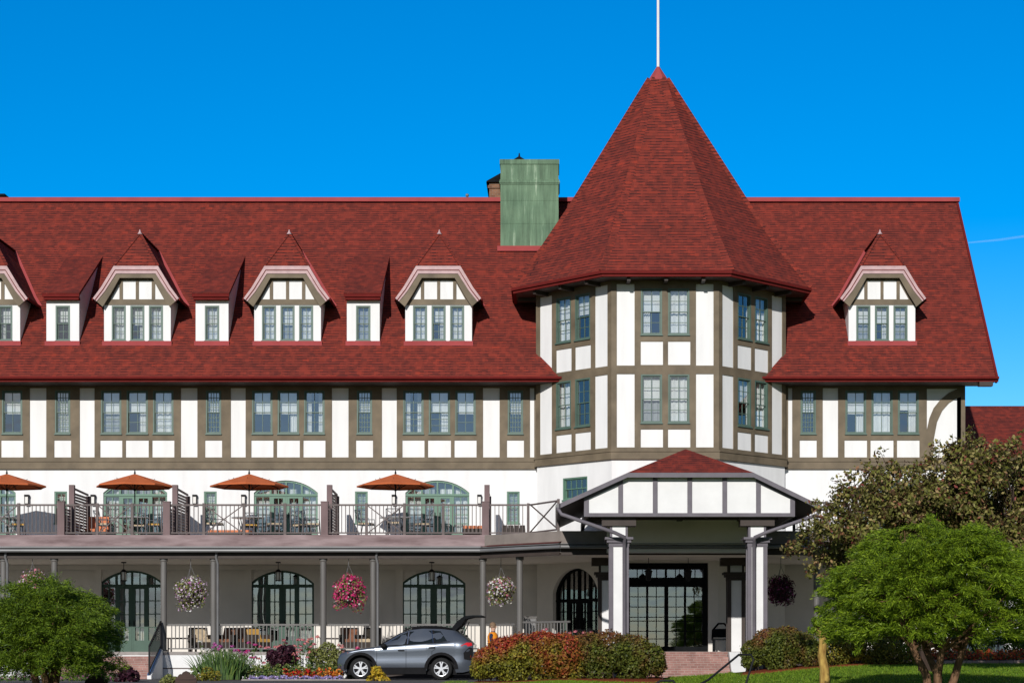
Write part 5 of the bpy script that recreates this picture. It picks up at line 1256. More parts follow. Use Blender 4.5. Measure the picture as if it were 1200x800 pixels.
        for x, z in ((2.06, .94), (3.03, 1.03)): 
            h = MB().mat('car_black'); yh = np.interp(z, [q[1] for q in side_ring(x)], [q[0] for q in side_ring(x)]); h.box(x - .11, s * (yh + .018) - .016, z - .02, x + .09, s * (yh + .018) + .016, z + .018); h.build('door_handle', t, True)
        mi = MB().mat('car_black'); mi.ball((1.50, s * 1.02, 1.08), .105, 10, .75); mi.bar((1.5, s * .88, 1.05), (1.5, s * 1.0, 1.06), .06, .05); mi.build('wing_mirror', t, True)
        hl = MB().mat('chrome'); 
        P = [(x, s * (wid(x) * (1 - .02) + .004), z) for x, z in ((.10, .72), (.42, .78), (.50, .86), (.30, .85), (.13, .79))]
        hl.face(P if s < 0 else P[::-1]); hl.build('headlight', t, True)
        am = MB().mat('amber'); P = [(x, s * (wid(x) * (1 - .02) + .008), z) for x, z in ((.36, .83), (.52, .855), (.50, .88), (.33, .865))]; am.face(P if s < 0 else P[::-1]); am.build('indicator', t, True)
        tl = MB().mat('tail_red')
        def sp(x, z): return (x, s * (np.interp(z, [q[1] for q in side_ring(x)], [q[0] for q in side_ring(x)]) + .008), z)
        P = [sp(3.92, 1.08), sp(4.20, 1.07), sp(4.30, 1.10), sp(4.27, 1.18), sp(4.12, 1.19)]; tl.face(P if s < 0 else P[::-1]); tl.build('tail_light', t, True)
        cr_ = MB().mat('car_black'); P = [sp(4.04, .66), sp(4.24, .62), sp(4.31, .80), sp(4.31, 1.02), sp(4.20, 1.04), sp(4.02, .86)]; cr_.face(P if s < 0 else P[::-1]); cr_.build('rear_corner_trim', t, True)
        rr_ = MB().mat('car_black'); rr_.tube([(2.1, s * .60, 1.56), (2.35, s * .62, 1.665), (2.8, s * .63, 1.70), (3.3, s * .62, 1.69), (3.65, s * .60, 1.63)], .022, 6); rr_.build('roof_rail', t, True)
    g = MB().mat('car_glass'); A = lambda x, y, dz: (x, y, ip(roofl, x) + dz)
    g.face([A(1.30, -.68, .0), A(1.95, -.56, .0), A(1.95, .56, .0), A(1.30, .68, .0)][::-1]); 
    g.build('windscreen', t, True)
    # raised tailgate
    P = [(3.60, 1.54), (3.78, 1.78), (4.02, 1.96), (4.30, 1.985), (4.58, 1.985), (4.64, 1.95), (4.60, 1.925), (4.30, 1.925), (4.06, 1.87), (3.92, 1.66), (3.74, 1.50)]
    P = [(x, z + .07) for x, z in P]
    tg = MB().mat('lead_black'); tg.poly_prism([(x, -.60, z) for x, z in P], (0, 1.20, 0)); o = tg.build('tailgate', t, True)
    g = MB().mat('car_glass'); g.face([(3.80, -.5, 1.822), (3.80, .5, 1.822), (4.01, .5, 1.992), (4.01, -.5, 1.992)][::-1]); g.build('rear_window', o, True)
    for s in (-1, 1): MB().mat('black_metal').tube([(3.86, s * .57, 1.32), (4.10, s * .57, 1.86)], .014, 6).build('gas_strut', o, True)
    bt = MB().mat('lead_black'); bt.face([(4.345, -.52, .78), (4.345, .52, .78), (4.05, .50, 1.44), (4.05, -.50, 1.44)]); bt.build('boot_opening', t, True)
    # wheels
    for w in wx:
        for s in (-1, 1):
            yc = s * (W - .105); m = MB().mat('tyre'); m.smooth = True
            prof_ = [(.235, -.10), (.30, -.115), (.335, -.095), (wr, -.06), (wr, .06), (.335, .095), (.30, .115), (.235, .10)]
            n = 28; V = [(w + r_ * math.cos(2 * math.pi * k / n), yc + yy, wr + r_ * math.sin(2 * math.pi * k / n)) for r_, yy in prof_ for k in range(n)]
            m.mesh(V, [(i * n + k, i * n + (k + 1) % n, (i + 1) * n + (k + 1) % n, (i + 1) * n + k) for i in range(len(prof_) - 1) for k in range(n)]); wh = m.build('wheel', t, True)
            rm = MB().mat('car_black'); yo = yc + s * .055
            rm.face([(w + .235 * math.cos(2 * math.pi * k / n), yo - s * .03, wr + .235 * math.sin(2 * math.pi * k / n)) for k in range(n)][::-s])
            rm.mat('alloy')
            for k in range(n):
                a0, a1 = 2 * math.pi * k / n, 2 * math.pi * (k + 1) / n
                rm.face([(w + .245 * math.cos(a0), yo + s * .04, wr + .245 * math.sin(a0)), (w + .245 * math.cos(a1), yo + s * .04, wr + .245 * math.sin(a1)), (w + .212 * math.cos(a1), yo + s * .03, wr + .212 * math.sin(a1)), (w + .212 * math.cos(a0), yo + s * .03, wr + .212 * math.sin(a0))][::-s])
            for k in range(5):
                a = 2 * math.pi * k / 5 + .3; ca, sa = math.cos(a), math.sin(a)
                pp = [(.04, -.03), (.12, -.034), (.225, -.070), (.225, -.022), (.15, .0), (.225, .022), (.225, .070), (.12, .034), (.04, .03)]
                V_ = [(w + r_ * ca - q * sa, yo + s * .035, wr + r_ * sa + q * ca) for r_, q in pp]
                for tri in ((0, 1, 7, 8), (1, 2, 3, 4), (4, 5, 6, 7), (1, 4, 7)): f_ = [V_[i] for i in tri]; rm.face(f_ if s < 0 else f_[::-1])
            rm.face([(w + .06 * math.cos(2 * math.pi * k / 12), yo + s * .045, wr + .06 * math.sin(2 * math.pi * k / 12)) for k in range(12)][::-s])
            rm.build('rim', wh, True)
    return t
build_car()

# ================================================================ the person behind the car
def person():
    t = thing('person', (X(577.5, 60.7), -9.3, 0.006), 'person in an orange vest and navy sleeves standing behind the open car', 'person', None, R(75))
    # built facing -y, standing, arms reaching a little forward
    J = [((0, 0, .98), .15), ((0, .01, 1.18), .155), ((0, .01, 1.38), .17), ((0, .0, 1.50), .075), ((0, -.01, 1.57), .06), ((0, -.02, 1.66), .098), ((0, -.015, 1.74), .085)]
    E = [(0, 1), (1, 2), (2, 3), (3, 4), (4, 5), (5, 6)]
    def chain(root, pts):
        p = root
        for c, r_ in pts: J.append((c, r_)); E.append((p, len(J) - 1)); p = len(J) - 1
    for s in (-1, 1):
        chain(2, [((s * .19, .01, 1.42), .065), ((s * .24, -.03, 1.15), .048), ((s * .22, -.22, 1.0), .04), ((s * .21, -.29, .97), .033)])
        chain(0, [((s * .10, .0, .90), .095), ((s * .11, -.01, .50), .062), ((s * .11, .02, .10), .045), ((s * .115, -.11, .045), .04)])
        h = len(J)  # hand with fingers
    me = bpy.data.meshes.new('body'); me.from_pydata([j[0] for j in J], E, []); o = link(bpy.data.objects.new('body', me), t)
    md = o.modifiers.new('skin', 'SKIN')
    for i, (c, r_) in enumerate(J): me.skin_vertices[0].data[i].radius = (r_, r_ * (.75 if i in (0, 1, 2) else 1)); me.skin_vertices[0].data[i].use_root = (i == 0)
    sb = o.modifiers.new('sub', 'SUBSURF'); sb.levels = 2; sb.render_levels = 2
    m, n, l, b = new_mat('person_cloth', .85, .1)
    tc_ = n.new('ShaderNodeTexCoord'); sp = n.new('ShaderNodeSeparateXYZ'); l.new(tc_.outputs['Object'], sp.inputs[0])
    r_ = ramp(n, [(0, (.03, .03, .05)), (.03, (.02, .028, .05)), (.53, (.02, .028, .05)), (.54, (.025, .035, .07)), (.83, (.025, .035, .07)), (.835, (.55, .34, .25))], 'CONSTANT')
    mr = n.new('ShaderNodeMath'); mr.operation = 'DIVIDE'; mr.inputs[1].default_value = 1.85; l.new(sp.outputs[2], mr.inputs[0]); l.new(mr.outputs[0], r_.inputs[0]); l.new(r_.outputs[0], b.inputs['Base Color'])
    me.materials.append(m)
    paint('vest_orange', (.75, .26, .02), .1, 6, .8, .1); paint('skin', (.52, .32, .23), .08, 6, .6, .3); paint('hair', (.20, .13, .08), .2, 20, .7, .2)
    v = MB().mat('vest_orange'); v.lathe([(.20, 1.0), (.195, 1.2), (.205, 1.38), (.15, 1.485), (.09, 1.52)], (0, .0, 0), 14)
    for i, q in enumerate(v.v): v.v[i] = (q[0], q[1] * .82, q[2])
    v.build('vest', t, True)
    h = MB().mat('hair'); h.smooth = True
    h.lathe([(.102, 1.66), (.108, 1.72), (.095, 1.79), (.05, 1.832), (.01, 1.838)], (0, .0, 0), 14); h.build('hair', t, True)
    f = MB().mat('skin'); f.lathe([(.02, 1.662), (.012, 1.70), (.004, 1.715)], (0, -.115, 0), 6)
    for s in (-1, 1): f.ball((s * .10, .0, 1.68), .022, 6); f.ball((s * .035, -.102, 1.705), .010, 6)
    f.build('face', t, True)
    for s in (-1, 1):
        g = MB().mat('skin'); w_ = Vector((s * .21, -.29, .97)); g.tube([w_, w_ + Vector((0, -.05, -.01)), w_ + Vector((0, -.09, -.02))], [.03, .042, .036], 8)
        for k in range(4): b0 = w_ + Vector(((k - 1.5) * .018, -.085, -.02)); g.tube([b0, b0 + Vector((0, -.035, -.005)), b0 + Vector((0, -.06 + abs(k - 1.4) * .006, -.03))], [.010, .009, .007], 6)
        g.tube([w_ + Vector((-s * .025, -.03, -.01)), w_ + Vector((-s * .05, -.055, -.02)), w_ + Vector((-s * .05, -.085, -.03))], [.012, .011, .008], 6); g.build('hand', t, True)
person()
# ================================================================ plants
gzf = lambda x, y: float(ground_z(x, y))
def trunk_mesh(name, chains, mat, parent, n=8):
    m = MB().mat(mat)
    for pts, rad in chains: m.tube(pts, rad, n)
    return m.build(name, parent)
def bend(p, q, k=4, amp=.08):
    p, q = Vector(p), Vector(q); L = (q - p).length; out = [p]
    for i in range(1, k): out.append(p.lerp(q, i / k) + Vector((rnd.uniform(-1, 1), rnd.uniform(-1, 1), rnd.uniform(-.4, .4))) * amp * L)
    return out + [q]

def cedar(name, cx, cy, w, z0, z1, label, n, stems, leaf, size):
    """multi-stemmed conifer clipped to a flattened dome of feathery sprays"""
    g = gzf(cx, cy); t = thing(name, (cx, cy, g), label, 'tree')
    Rr = w / 2; H = z1 - z0; fr = []
    nf = 900
    lump = [(rnd.uniform(0, 6.283), rnd.uniform(1.5, 4), rnd.uniform(.03, .08)) for _ in range(5)]
    for i in range(nf):
        a = rnd.uniform(0, 6.283); f = math.sqrt(rnd.random()); k = 1 + sum(q * math.sin(p + o * a) for p, o, q in lump)
        ztop = z0 + H * (.28 + .72 * math.sqrt(max(0, 1 - (f * .96) ** 2))) * (.93 + .1 * math.sin(a * 3 + f * 9)); zbot = z0 + H * (.16 * (1 - f) - .07 * f)
        u = rnd.random(); hgt = ztop - (ztop - zbot) * u ** 1.5
        rr_ = f * Rr * .86 * k
        out = Vector((math.cos(a), math.sin(a), 0)) * (.35 + .65 * f) + Vector((rnd.gauss(0, .35), rnd.gauss(0, .35), .45 * (1 - f) + rnd.gauss(.05, .2)))
        fr.append((Vector((cx + rr_ * math.cos(a), cy + rr_ * math.sin(a), hgt)), out.normalized(), rnd.uniform(.22, .50) * (Rr / 2.5) ** .5, rnd.uniform(.05, .11)))
    cl = [(p.x, p.y, p.z) for p, _, _, _ in fr]
    ch = []
    for i in range(stems):
        a = 6.283 * i / stems + rnd.uniform(-.3, .3); b0 = Vector((cx + .14 * math.cos(a) * (stems > 1), cy + .14 * math.sin(a), g - .1)); e = Vector((cx + Rr * .32 * math.cos(a), cy + Rr * .32 * math.sin(a), z0 + H * .35))
        pts = bend(b0, e, 4, .05); ch.append((pts, [.105, .09, .075, .062, .05]))
        for c in cl[i * 12:(i + 1) * 12]: ch.append((bend(pts[rnd.choice([2, 3, 4])], c[:3], 3, .06), [.035, .025, .015, .008]))
    trunk_mesh('trunk', ch, 'bark', t)
    B = np.array([list(p) for p, _, _, _ in fr]); D = np.array([list(q) for _, q, _, _ in fr]); L = np.array([q for _, _, q, _ in fr]); Wd = np.array([q for _, _, _, q in fr])
    idx = rng.integers(0, nf, n); u = rng.random(n) ** .8; Lu = (L[idx] * (u - .45) * 1.5)[:, None]
    P = B[idx] + D[idx] * Lu + rng.normal(0, 1, (n, 3)) * (Wd[idx] * (1.15 - .6 * u))[:, None] * [1, 1, .7]; P[:, 2] -= (L[idx] * .38) * u ** 2
    ax = D[idx] + rng.normal(0, .45, (n, 3)); ax[:, 2] -= .5 * u - .1
    Nn = np.cross(ax, rng.normal(0, 1, (n, 3)))
    leaves('crown', P, Nn, size, .19, leaf, t, jitter=.15, along=ax, size_var=.6)
    return t
cd_ = 42.0
cedar('conifer_tree', X(1098, cd_), -28.0, 298 * cd_ / FPX, Z(742, cd_), Z(612, cd_), 'large feathery bright green tree with forked trunk at the right', 270000, 4, 'cedar_leaf', .078)
cedar('conifer_tree', X(52, cd_), -28.0, 182 * cd_ / FPX, Z(784, cd_), Z(679, cd_), 'small round dark green tree at the left edge', 160000, 4, 'cedar_leaf_dark', .074)

def crabapple():
    d = 52.0; y = -18.0; cx = X(1085, d); g = gzf(cx, y); t = thing('crabapple_tree', (cx, y, g), 'spreading dark bronze-leaved fruit tree behind the bright green tree', 'tree')
    spots = [(1045, 575, 34), (1005, 590, 30), (975, 612, 24), (950, 632, 18), (930, 642, 10), (1000, 640, 30), (1030, 620, 40), (1075, 600, 40), (1110, 580, 42), (1150, 580, 45), (1190, 600, 50), (1230, 620, 50), (1260, 590, 40), (1210, 565, 40), (1130, 552, 28), (1160, 548, 26), (1120, 530, 15), (1102, 522, 9), (1143, 520, 13), (1136, 506, 6), (1178, 530, 16), (1196, 514, 8), (1222, 540, 24), (1075, 562, 22), (1050, 550, 9), (1025, 560, 14), (985, 575, 12), (1100, 640, 45), (1150, 640, 50), (1200, 660, 50), (1040, 660, 36), (970, 655, 14), (948, 665, 8), (990, 668, 18), (1016, 548, 6), (1300, 640, 40), (958, 590, 6), (940, 615, 6), (1250, 670, 40), (1080, 680, 40), (1085, 605, 30), (1070, 625, 30), (1100, 615, 30), (1060, 640, 34), (1120, 610, 30), (1032, 530, 4), (1116, 508, 4), (1090, 540, 8), (1000, 555, 5), (965, 675, 6)]
    cl = []
    for px, py, r in spots:
        dy = rnd.uniform(-1.6, 1.6) * (1 if r > 20 else .7); dd = d + dy; cl.append((X(px, dd), y + dy, Z(py, dd), r * dd / FPX, .85))
        if r > 25: 
            for k in range(3): a = rnd.uniform(0, 6.28); q = r * .75; dy2 = dy + rnd.uniform(-1.2, 1.2); cl.append((X(px + q * math.cos(a), d + dy2), y + dy2, Z(py - q * math.sin(a), d + dy2), r * rnd.uniform(.3, .5) * d / FPX, .8))
    ch = [(bend((cx, y, g - .1), (cx, y, g + 1.9), 4, .03), [.22, .18, .17, .16, .15])]
    forks = [Vector((cx + dx, y + dy, g + h)) for dx, dy, h in ((-1.8, .3, 3.4), (-.6, -.5, 3.9), (.9, .4, 4.1), (2.2, -.2, 3.6), (.2, .8, 3.2))]
    for f in forks: ch.append((bend((cx, y, g + 1.8), f, 4, .06), [.11, .09, .07, .055, .045]))
    for c in cl:
        e = Vector(c[:3]); f = min(forks, key=lambda q: (q - e).length); ch.append((bend(f, e, 4, .06), [.035, .025, .018, .012, .006]))
    trunk_mesh('trunk', ch, 'bark_dark', t, 6)
    C = np.array(cl); n = 95000; w = C[:, 3] ** 2.0; idx = rng.choice(len(cl), n, p=w / w.sum())
    # sprays: leaves sit in tight bunches with gaps between
    nb = 5400; bi = rng.choice(len(cl), nb, p=w / w.sum()); dv = rng.normal(0, 1, (nb, 3)); dv /= np.linalg.norm(dv, axis=1)[:, None]
    Bc = C[bi, :3] + dv * (C[bi, 3] * (.35 + .75 * rng.random(nb) ** .6))[:, None] * [1, 1, .85]
    k = rng.integers(0, nb, n); P = Bc[k] + rng.normal(0, .085, (n, 3)); Nn = dv[k] + [0, -.2, .5]
    leaves('crown', P, Nn, .12, .55, 'crab_leaf', t, jitter=.8)
crabapple()

def small_trunk_tree():
    d = 47.0; y = -23.0; x = X(966, d); g = gzf(x, y); t = thing('young_tree', (x, y, g), 'slim yellow-barked young tree trunk left of the large conifer', 'tree')
    ch = [(bend((x, y, g - .1), (x - .06, y, Z(738, d)), 5, .02), [.15, .135, .12, .11, .10, .07]), (bend((x - .03, y, Z(752, d)), (x - .25, y + .1, Z(725, d)), 3, .05), [.06, .05, .035, .02]), (bend((x - .03, y, Z(748, d)), (x + .22, y, Z(728, d)), 3, .05), [.05, .04, .03, .02])]
    trunk_mesh('trunk', ch, 'bark_yellow', t)
    cl = [(X(px, d), y + rnd.uniform(-.3, .3), Z(py, d), r * d / FPX, .8) for px, py, r in ((958, 728, 9), (970, 722, 10), (950, 738, 6), (975, 738, 7), (962, 715, 8), (985, 730, 7))]
    P, N = clump_points(cl, 1500, .3); leaves('crown', P, N, .085, .35, 'cedar_leaf', t)
small_trunk_tree()

def shrub(name, spots, d, label, n, leaf, size, cat='shrub', aspect=.6, depth=.8, parts=None, base_py=None):
    """clipped shrub: overlapping mounds of leaves over a twiggy core"""
    y = d - DIST; cl = []
    for px, py, r in spots:
        for k in (0, 1):
            dy = rnd.uniform(-.35, .35) * depth + (k * depth * .5); cl.append((X(px, d + dy), y + dy, Z(py, d + dy), r * (d + dy) / FPX, .95))
    xm = X(sum(s[0] for s in spots) / len(spots), d); g = gzf(xm, y); t = thing(name, (xm, y, g), label, cat)
    m = MB().mat('bark_dark')
    for c in cl:
        for _ in range(2): m.tube(bend((c[0] + rnd.uniform(-.2, .2), c[1], gzf(c[0], c[1]) - .05), (c[0] + rnd.uniform(-.3, .3) * c[3], c[1], c[2] + rnd.uniform(-.2, .5) * c[3]), 3, .06), [.02, .016, .012, .006], 5)
    m.build('stems', t)
    P, N = clump_points(cl, int(n * 1.25), .72); keep = P[:, 2] > ground_z(P[:, 0], P[:, 1]) + .02; P, N = P[keep], N[keep]
    leaves('foliage', P, N, size, aspect, leaf, t, jitter=.7)
    return t
shrub('hedge_shrub', [(572, 776, 20), (590, 768, 24), (612, 766, 26), (636, 764, 27), (660, 766, 26), (562, 784, 12), (600, 782, 22), (640, 784, 20), (668, 784, 18)], 56.2, 'wide clipped shrub turning red, just right of the car', 20000, 'hedge_leaf', .085)
shrub('hedge_shrub', [(690, 764, 25), (714, 763, 26), (740, 766, 25), (760, 772, 20), (770, 780, 12), (700, 784, 20), (740, 784, 20)], 56.5, 'rounded green and bronze shrub between the red shrub and the entrance steps', 15000, 'hedge_leaf_green', .08)
shrub('hedge_shrub', [(885, 764, 17), (902, 756, 22), (922, 754, 22), (942, 760, 20), (952, 770, 14), (878, 774, 10), (915, 772, 20)], 57.0, 'rounded green clipped shrub in front of the right pillar', 15000, 'hedge_leaf_green', .075)
shrub('hedge_shrub', [(975, 762, 17), (995, 758, 20), (1018, 760, 19), (1042, 762, 18), (1064, 768, 14), (985, 774, 14), (1030, 774, 14)], 57.0, 'low golden-green shrub under the left of the large conifer', 9000, 'golden_leaf', .075)
shrub('smoke_bush', [(322, 770, 9), (333, 765, 10), (342, 772, 8), (328, 778, 9), (318, 766, 6), (340, 761, 6)], 61.8, 'small dark purple bush in the flower bed below the middle door', 2200, 'purple_leaf', .085, 'bush', .8, .5)
shrub('rose_bush', [(384, 762, 11), (372, 768, 10), (395, 768, 8), (378, 776, 10), (390, 778, 9)], 61.9, 'pale green rose bush with white blooms by the front of the car', 1800, 'pale_leaf', .08, 'bush', .6, .5)
shrub('yellow_bush', [(441, 786, 7), (446, 794, 8), (436, 797, 7), (452, 799, 6)], 58.6, 'low plant with bright yellow leaves beside the front wheel', 420, 'yellow_leaf', .13, 'bush', .6, .4)
shrub('green_bush', [(968, 738, 14), (995, 736, 16), (1025, 736, 17), (1058, 738, 16), (1000, 752, 14), (1045, 752, 14)], 60.3, 'dark green bush behind the golden shrub at the right end of the veranda', 5200, 'crab_leaf', .10, 'bush', .5)
shrub('green_bush', [(1090, 742, 16), (1130, 738, 18), (1165, 740, 18), (1195, 742, 16), (1220, 740, 18), (1110, 752, 15), (1150, 752, 15), (1075, 750, 14), (1190, 754, 15)], 60.0, 'loose green bush behind the red flower border at far right', 13000, 'green_leaf', .09, 'bush', .4)
shrub('purple_bush', [(148, 787, 8), (156, 792, 8), (140, 794, 7), (132, 782, 4)], 56.0, 'small dark purple plant at the foot of the brick stairs', 900, 'purple_leaf', .09, 'bush', .7, .3)
shrub('green_bush', [(198, 795, 6), (206, 797, 5), (192, 798, 5)], 52.0, 'small pale green plant beside the carved dark chair back', 500, 'pale_leaf', .07, 'bush', .6, .3)

def flower_heads(pts, r, petals, parent, name='flowers', n=26, size=.05):
    """clusters of petals at the given points"""
    P = []; N = []
    for p in pts:
        d = rng.normal(0, 1, (n, 3)); d[:, 2] = np.abs(d[:, 2]) * .8; d /= np.linalg.norm(d, axis=1)[:, None]; P.append(np.array(p) + d * r * rng.uniform(.6, 1, (n, 1))); N.append(d)
    leaves(name, np.concatenate(P), np.concatenate(N), size, .9, petals, parent, jitter=.3)
def stem_plant(name, px, py_top, d, label, petals, n_stems, spread, head=.06, leaf='green_leaf', size=.05, low=.5):
    y = d - DIST; x = X(px, d); g = gzf(x, y); zt_ = Z(py_top, d); t = thing(name, (x, y, g), label, 'flowers')
    m = MB().mat('iris_leaf'); tips = []
    LP, LN = [], []
    for k in range(int(n_stems * 1.8)):
        q = Vector((x + rnd.uniform(-1, 1) * spread, y + rnd.uniform(-.4, .4), zt_ - rnd.random() * (zt_ - g) * (1 - low))); b = Vector((x + (q.x - x) * .5, y + rnd.uniform(-.2, .2), g - .05)); m.tube([b, b.lerp(q, .5) + Vector((rnd.uniform(-.03, .03), 0, 0)), q], [.012, .009, .006], 5); tips.append(q)
        for f in np.linspace(.15, .9, 14): p = b.lerp(q, float(f)); LP.append((p.x + rnd.uniform(-.09, .09), p.y + rnd.uniform(-.09, .09), p.z)); LN.append((rnd.uniform(-1, 1), rnd.uniform(-1, 1), .7))
    m.build('stems', t); leaves('foliage', LP, LN, .14, .34, leaf, t)
    if petals: flower_heads(tips, head, petals, t, size=size)
    return t
FD = 61.6
for px, py, pet, ns, sp, l in ((243, 752, ['petal_white'], 5, .25, 'white flower heads on tall stems at the left of the iris clump'), (266, 754, ['petal_mauve'], 9, .5, 'mauve phlox rising behind the iris clump beside the doubled post'), (290, 747, ['petal_mauve', 'petal_hot_pink'], 7, .35, 'purple-pink phlox right of the iris clump'), (312, 757, ['petal_coral', 'petal_pink'], 6, .3, 'coral pink flowers left of the dark purple bush'), (336, 750, ['petal_coral', 'petal_pink'], 6, .3, 'pink flowers directly above the dark purple bush'), (355, 748, ['petal_pink', 'petal_coral'], 9, .4, 'pink phlox in front of the green door panels'), (366, 746, ['petal_coral'], 5, .2, 'tall coral flowers beside the grey post near the car'), (392, 756, ['petal_white', 'petal_coral'], 9, .35, 'white and coral flowers in front of the car'), (412, 758, ['petal_hot_pink', 'petal_pink'], 5, .2, 'hot pink flowers just above the bonnet')):
    stem_plant('phlox_plant', px, py, FD + rnd.uniform(-.3, .8), l, pet, ns, sp, .075, size=.055)
for px, l in ((645, 'pink flowers peeking over the middle of the red shrub'), (668, 'pink flowers over the red shrub, nearest the left pillar'), (692, 'few pink flowers over the shrub just left of the front pillar')):
    stem_plant('phlox_plant', px, 737, 59.4, l, ['petal_pink', 'petal_coral'], 7 if px < 680 else 3, .28, .07, size=.055)
def iris(px, py, d, w, n, label):
    y = d - DIST; x = X(px, d); g = gzf(x, y); H = Z(py, d) - g; t = thing('iris_clump', (x, y, g), label, 'plant')
    m = MB().mat('iris_leaf')
    for k in range(n):
        bx = x + rnd.gauss(0, w * .3); by = y + rnd.uniform(-.45, .45); h = H * rnd.uniform(.55, 1.0); lean = (bx - x) * .5 + rnd.gauss(0, .12); ly = rnd.gauss(0, .12); wd = rnd.uniform(.012, .022); pts = []
        for i in range(5):
            f = i / 4; pts.append((bx + lean * f ** 1.7, by + ly * f ** 1.7, g + h * (f - .18 * f ** 3 * abs(lean) * 2), wd * (1 - f ** 2.5)))
        for a, b in zip(pts[:-1], pts[1:]): m.mesh([(a[0] - a[3], a[1], a[2]), (a[0] + a[3], a[1], a[2]), (b[0] + b[3] + .001, b[1], b[2]), (b[0] - b[3], b[1], b[2])], [(0, 1, 2, 3)])
    m.build('leaf_blades', t); return t
iris(262, 757, 60.8, 1.0, 620, 'big clump of sword-leaved green iris at the left of the flower bed')
shrub('golden_bush', [(243, 788, 8), (252, 792, 8), (236, 794, 7)], 58.5, 'yellowish low plant at the front foot of the iris clump', 600, 'golden_leaf', .08, 'bush', .5, .3)
# carpets of small bedding plants nobody could count
def carpet(name, px0, px1, d, h, petals, pp, n, size, label, cat, leafm='green_leaf', wid=.3):
    x0, x1, y = X(px0, d), X(px1, d), d - DIST
    P = np.stack([rng.uniform(x0, x1, n), y + rng.normal(0, wid * .5, n), np.zeros(n)], 1); P[:, 2] = ground_z(P[:, 0], P[:, 1]) + h * (.35 + .65 * rng.random(n)) * (.75 + .35 * np.sin(P[:, 0] * 9) ** 2)
    N = np.tile([0, -.6, .8], (n, 1)); o = leaves(name, P, N, size, .8, petals, None, pp, jitter=.6)
    return tag(o, label, cat, kind='stuff')
carpet('alyssum_border', 292, 402, 60.4, .17, ['petal_violet', 'petal_lilac', 'green_leaf'], [.62, .2, .18], 2600, .055, 'low violet flower border along the front of the bed', 'flowers')
carpet('begonia_row', 333, 374, 60.9, .36, ['petal_red', 'green_leaf', 'petal_orange'], [.68, .22, .1], 1500, .07, 'red bedding flowers behind the violet border', 'flowers')
carpet('marigold_row', 373, 402, 60.8, .40, ['petal_orange', 'green_leaf', 'petal_red'], [.62, .25, .13], 900, .07, 'orange bedding flowers beside the front of the car', 'flowers')
carpet('bedding_flowers', 1060, 1300, 59.0, .40, ['petal_red_orange', 'petal_orange', 'green_leaf'], [.55, .12, .33], 4200, .075, 'orange-red bedding flowers behind the brick edging at right', 'flowers', wid=.5)
carpet('bedding_leaves', 225, 405, 61.4, .5, ['green_leaf', 'pale_leaf'], [.7, .3], 2600, .09, 'low green leaves filling the flower bed before the veranda', 'ground cover', wid=.7)
carpet('garden_leaves', 0, 130, 54.0, .30, ['green_leaf', 'petal_mauve'], [.88, .12], 900, .08, 'low leafy plants below the round tree', 'ground cover', wid=.6)
# soil of the beds, mulch, brick edging
def bed(name, pts, mat, lift=.03):
    m = MB().mat(mat); c = Vector((sum(p[0] for p in pts) / len(pts), sum(p[1] for p in pts) / len(pts), 0))
    n = 24; P = []
    for i in range(len(pts)):
        a, b = pts[i], pts[(i + 1) % len(pts)]
        for k in range(n): f = k / n; P.append((a[0] + (b[0] - a[0]) * f, a[1] + (b[1] - a[1]) * f))
    rings = [1.0, .9, .6, .3]; V = []
    for r_ in rings:
        for p in P: x, y = c.x + (p[0] - c.x) * r_, c.y + (p[1] - c.y) * r_; V.append((x, y, gzf(x, y) + (lift if r_ < 1 else -.03)))
    k_ = len(P); F_ = [(i * k_ + j, i * k_ + (j + 1) % k_, (i + 1) * k_ + (j + 1) % k_, (i + 1) * k_ + j) for i in range(len(rings) - 1) for j in range(k_)]
    F_.append(tuple(range((len(rings) - 1) * k_, len(rings) * k_)))
    m.smooth = True; m.mesh(V, F_); return tag(m.build(name), kind='structure')
bed('flower_bed_soil', [(X(200, 61), -9.9), (X(405, 61), -9.9), (X(405, 61), -5.3), (X(200, 61), -5.3)], 'soil', .05)
bed('mulch_bed', [(X(546, 56), -15.3), (X(780, 56), -15.3), (X(785, 57.5), -12.0), (X(548, 57.5), -12.0)], 'mulch', .04)
bed('mulch_bed', [(X(862, 56), -14.2), (X(960, 56), -14.0), (X(1080, 57.5), -12.9), (X(1080, 58.4), -11.8), (X(868, 58.0), -11.85)], 'mulch', .04)
bed('flower_border_soil', [(X(1060, 58.2), -11.75), (22, -11.75), (22, -9.6), (X(1060, 60), -9.6)], 'soil', .10)
m = MB().mat('edging_brick')
xs_ = np.arange(X(1070, 57.8), 22, .40)
for a in xs_: z = gzf(a, -12.2); j = rnd.uniform(-.01, .01); m.box(a, -12.28 + j, z - .1, a + .385, -12.05 + j, z + .11 + j)
tag(m.build('brick_edging'), 'row of pale bricks edging the red flower border', 'edging', kind='structure')
m = MB().mat('concrete'); m.box(X(285, 60), -10.35, -.05, X(430, 60), -10.0, .04); tag(m.build('bed_edging_strip'), kind='structure')

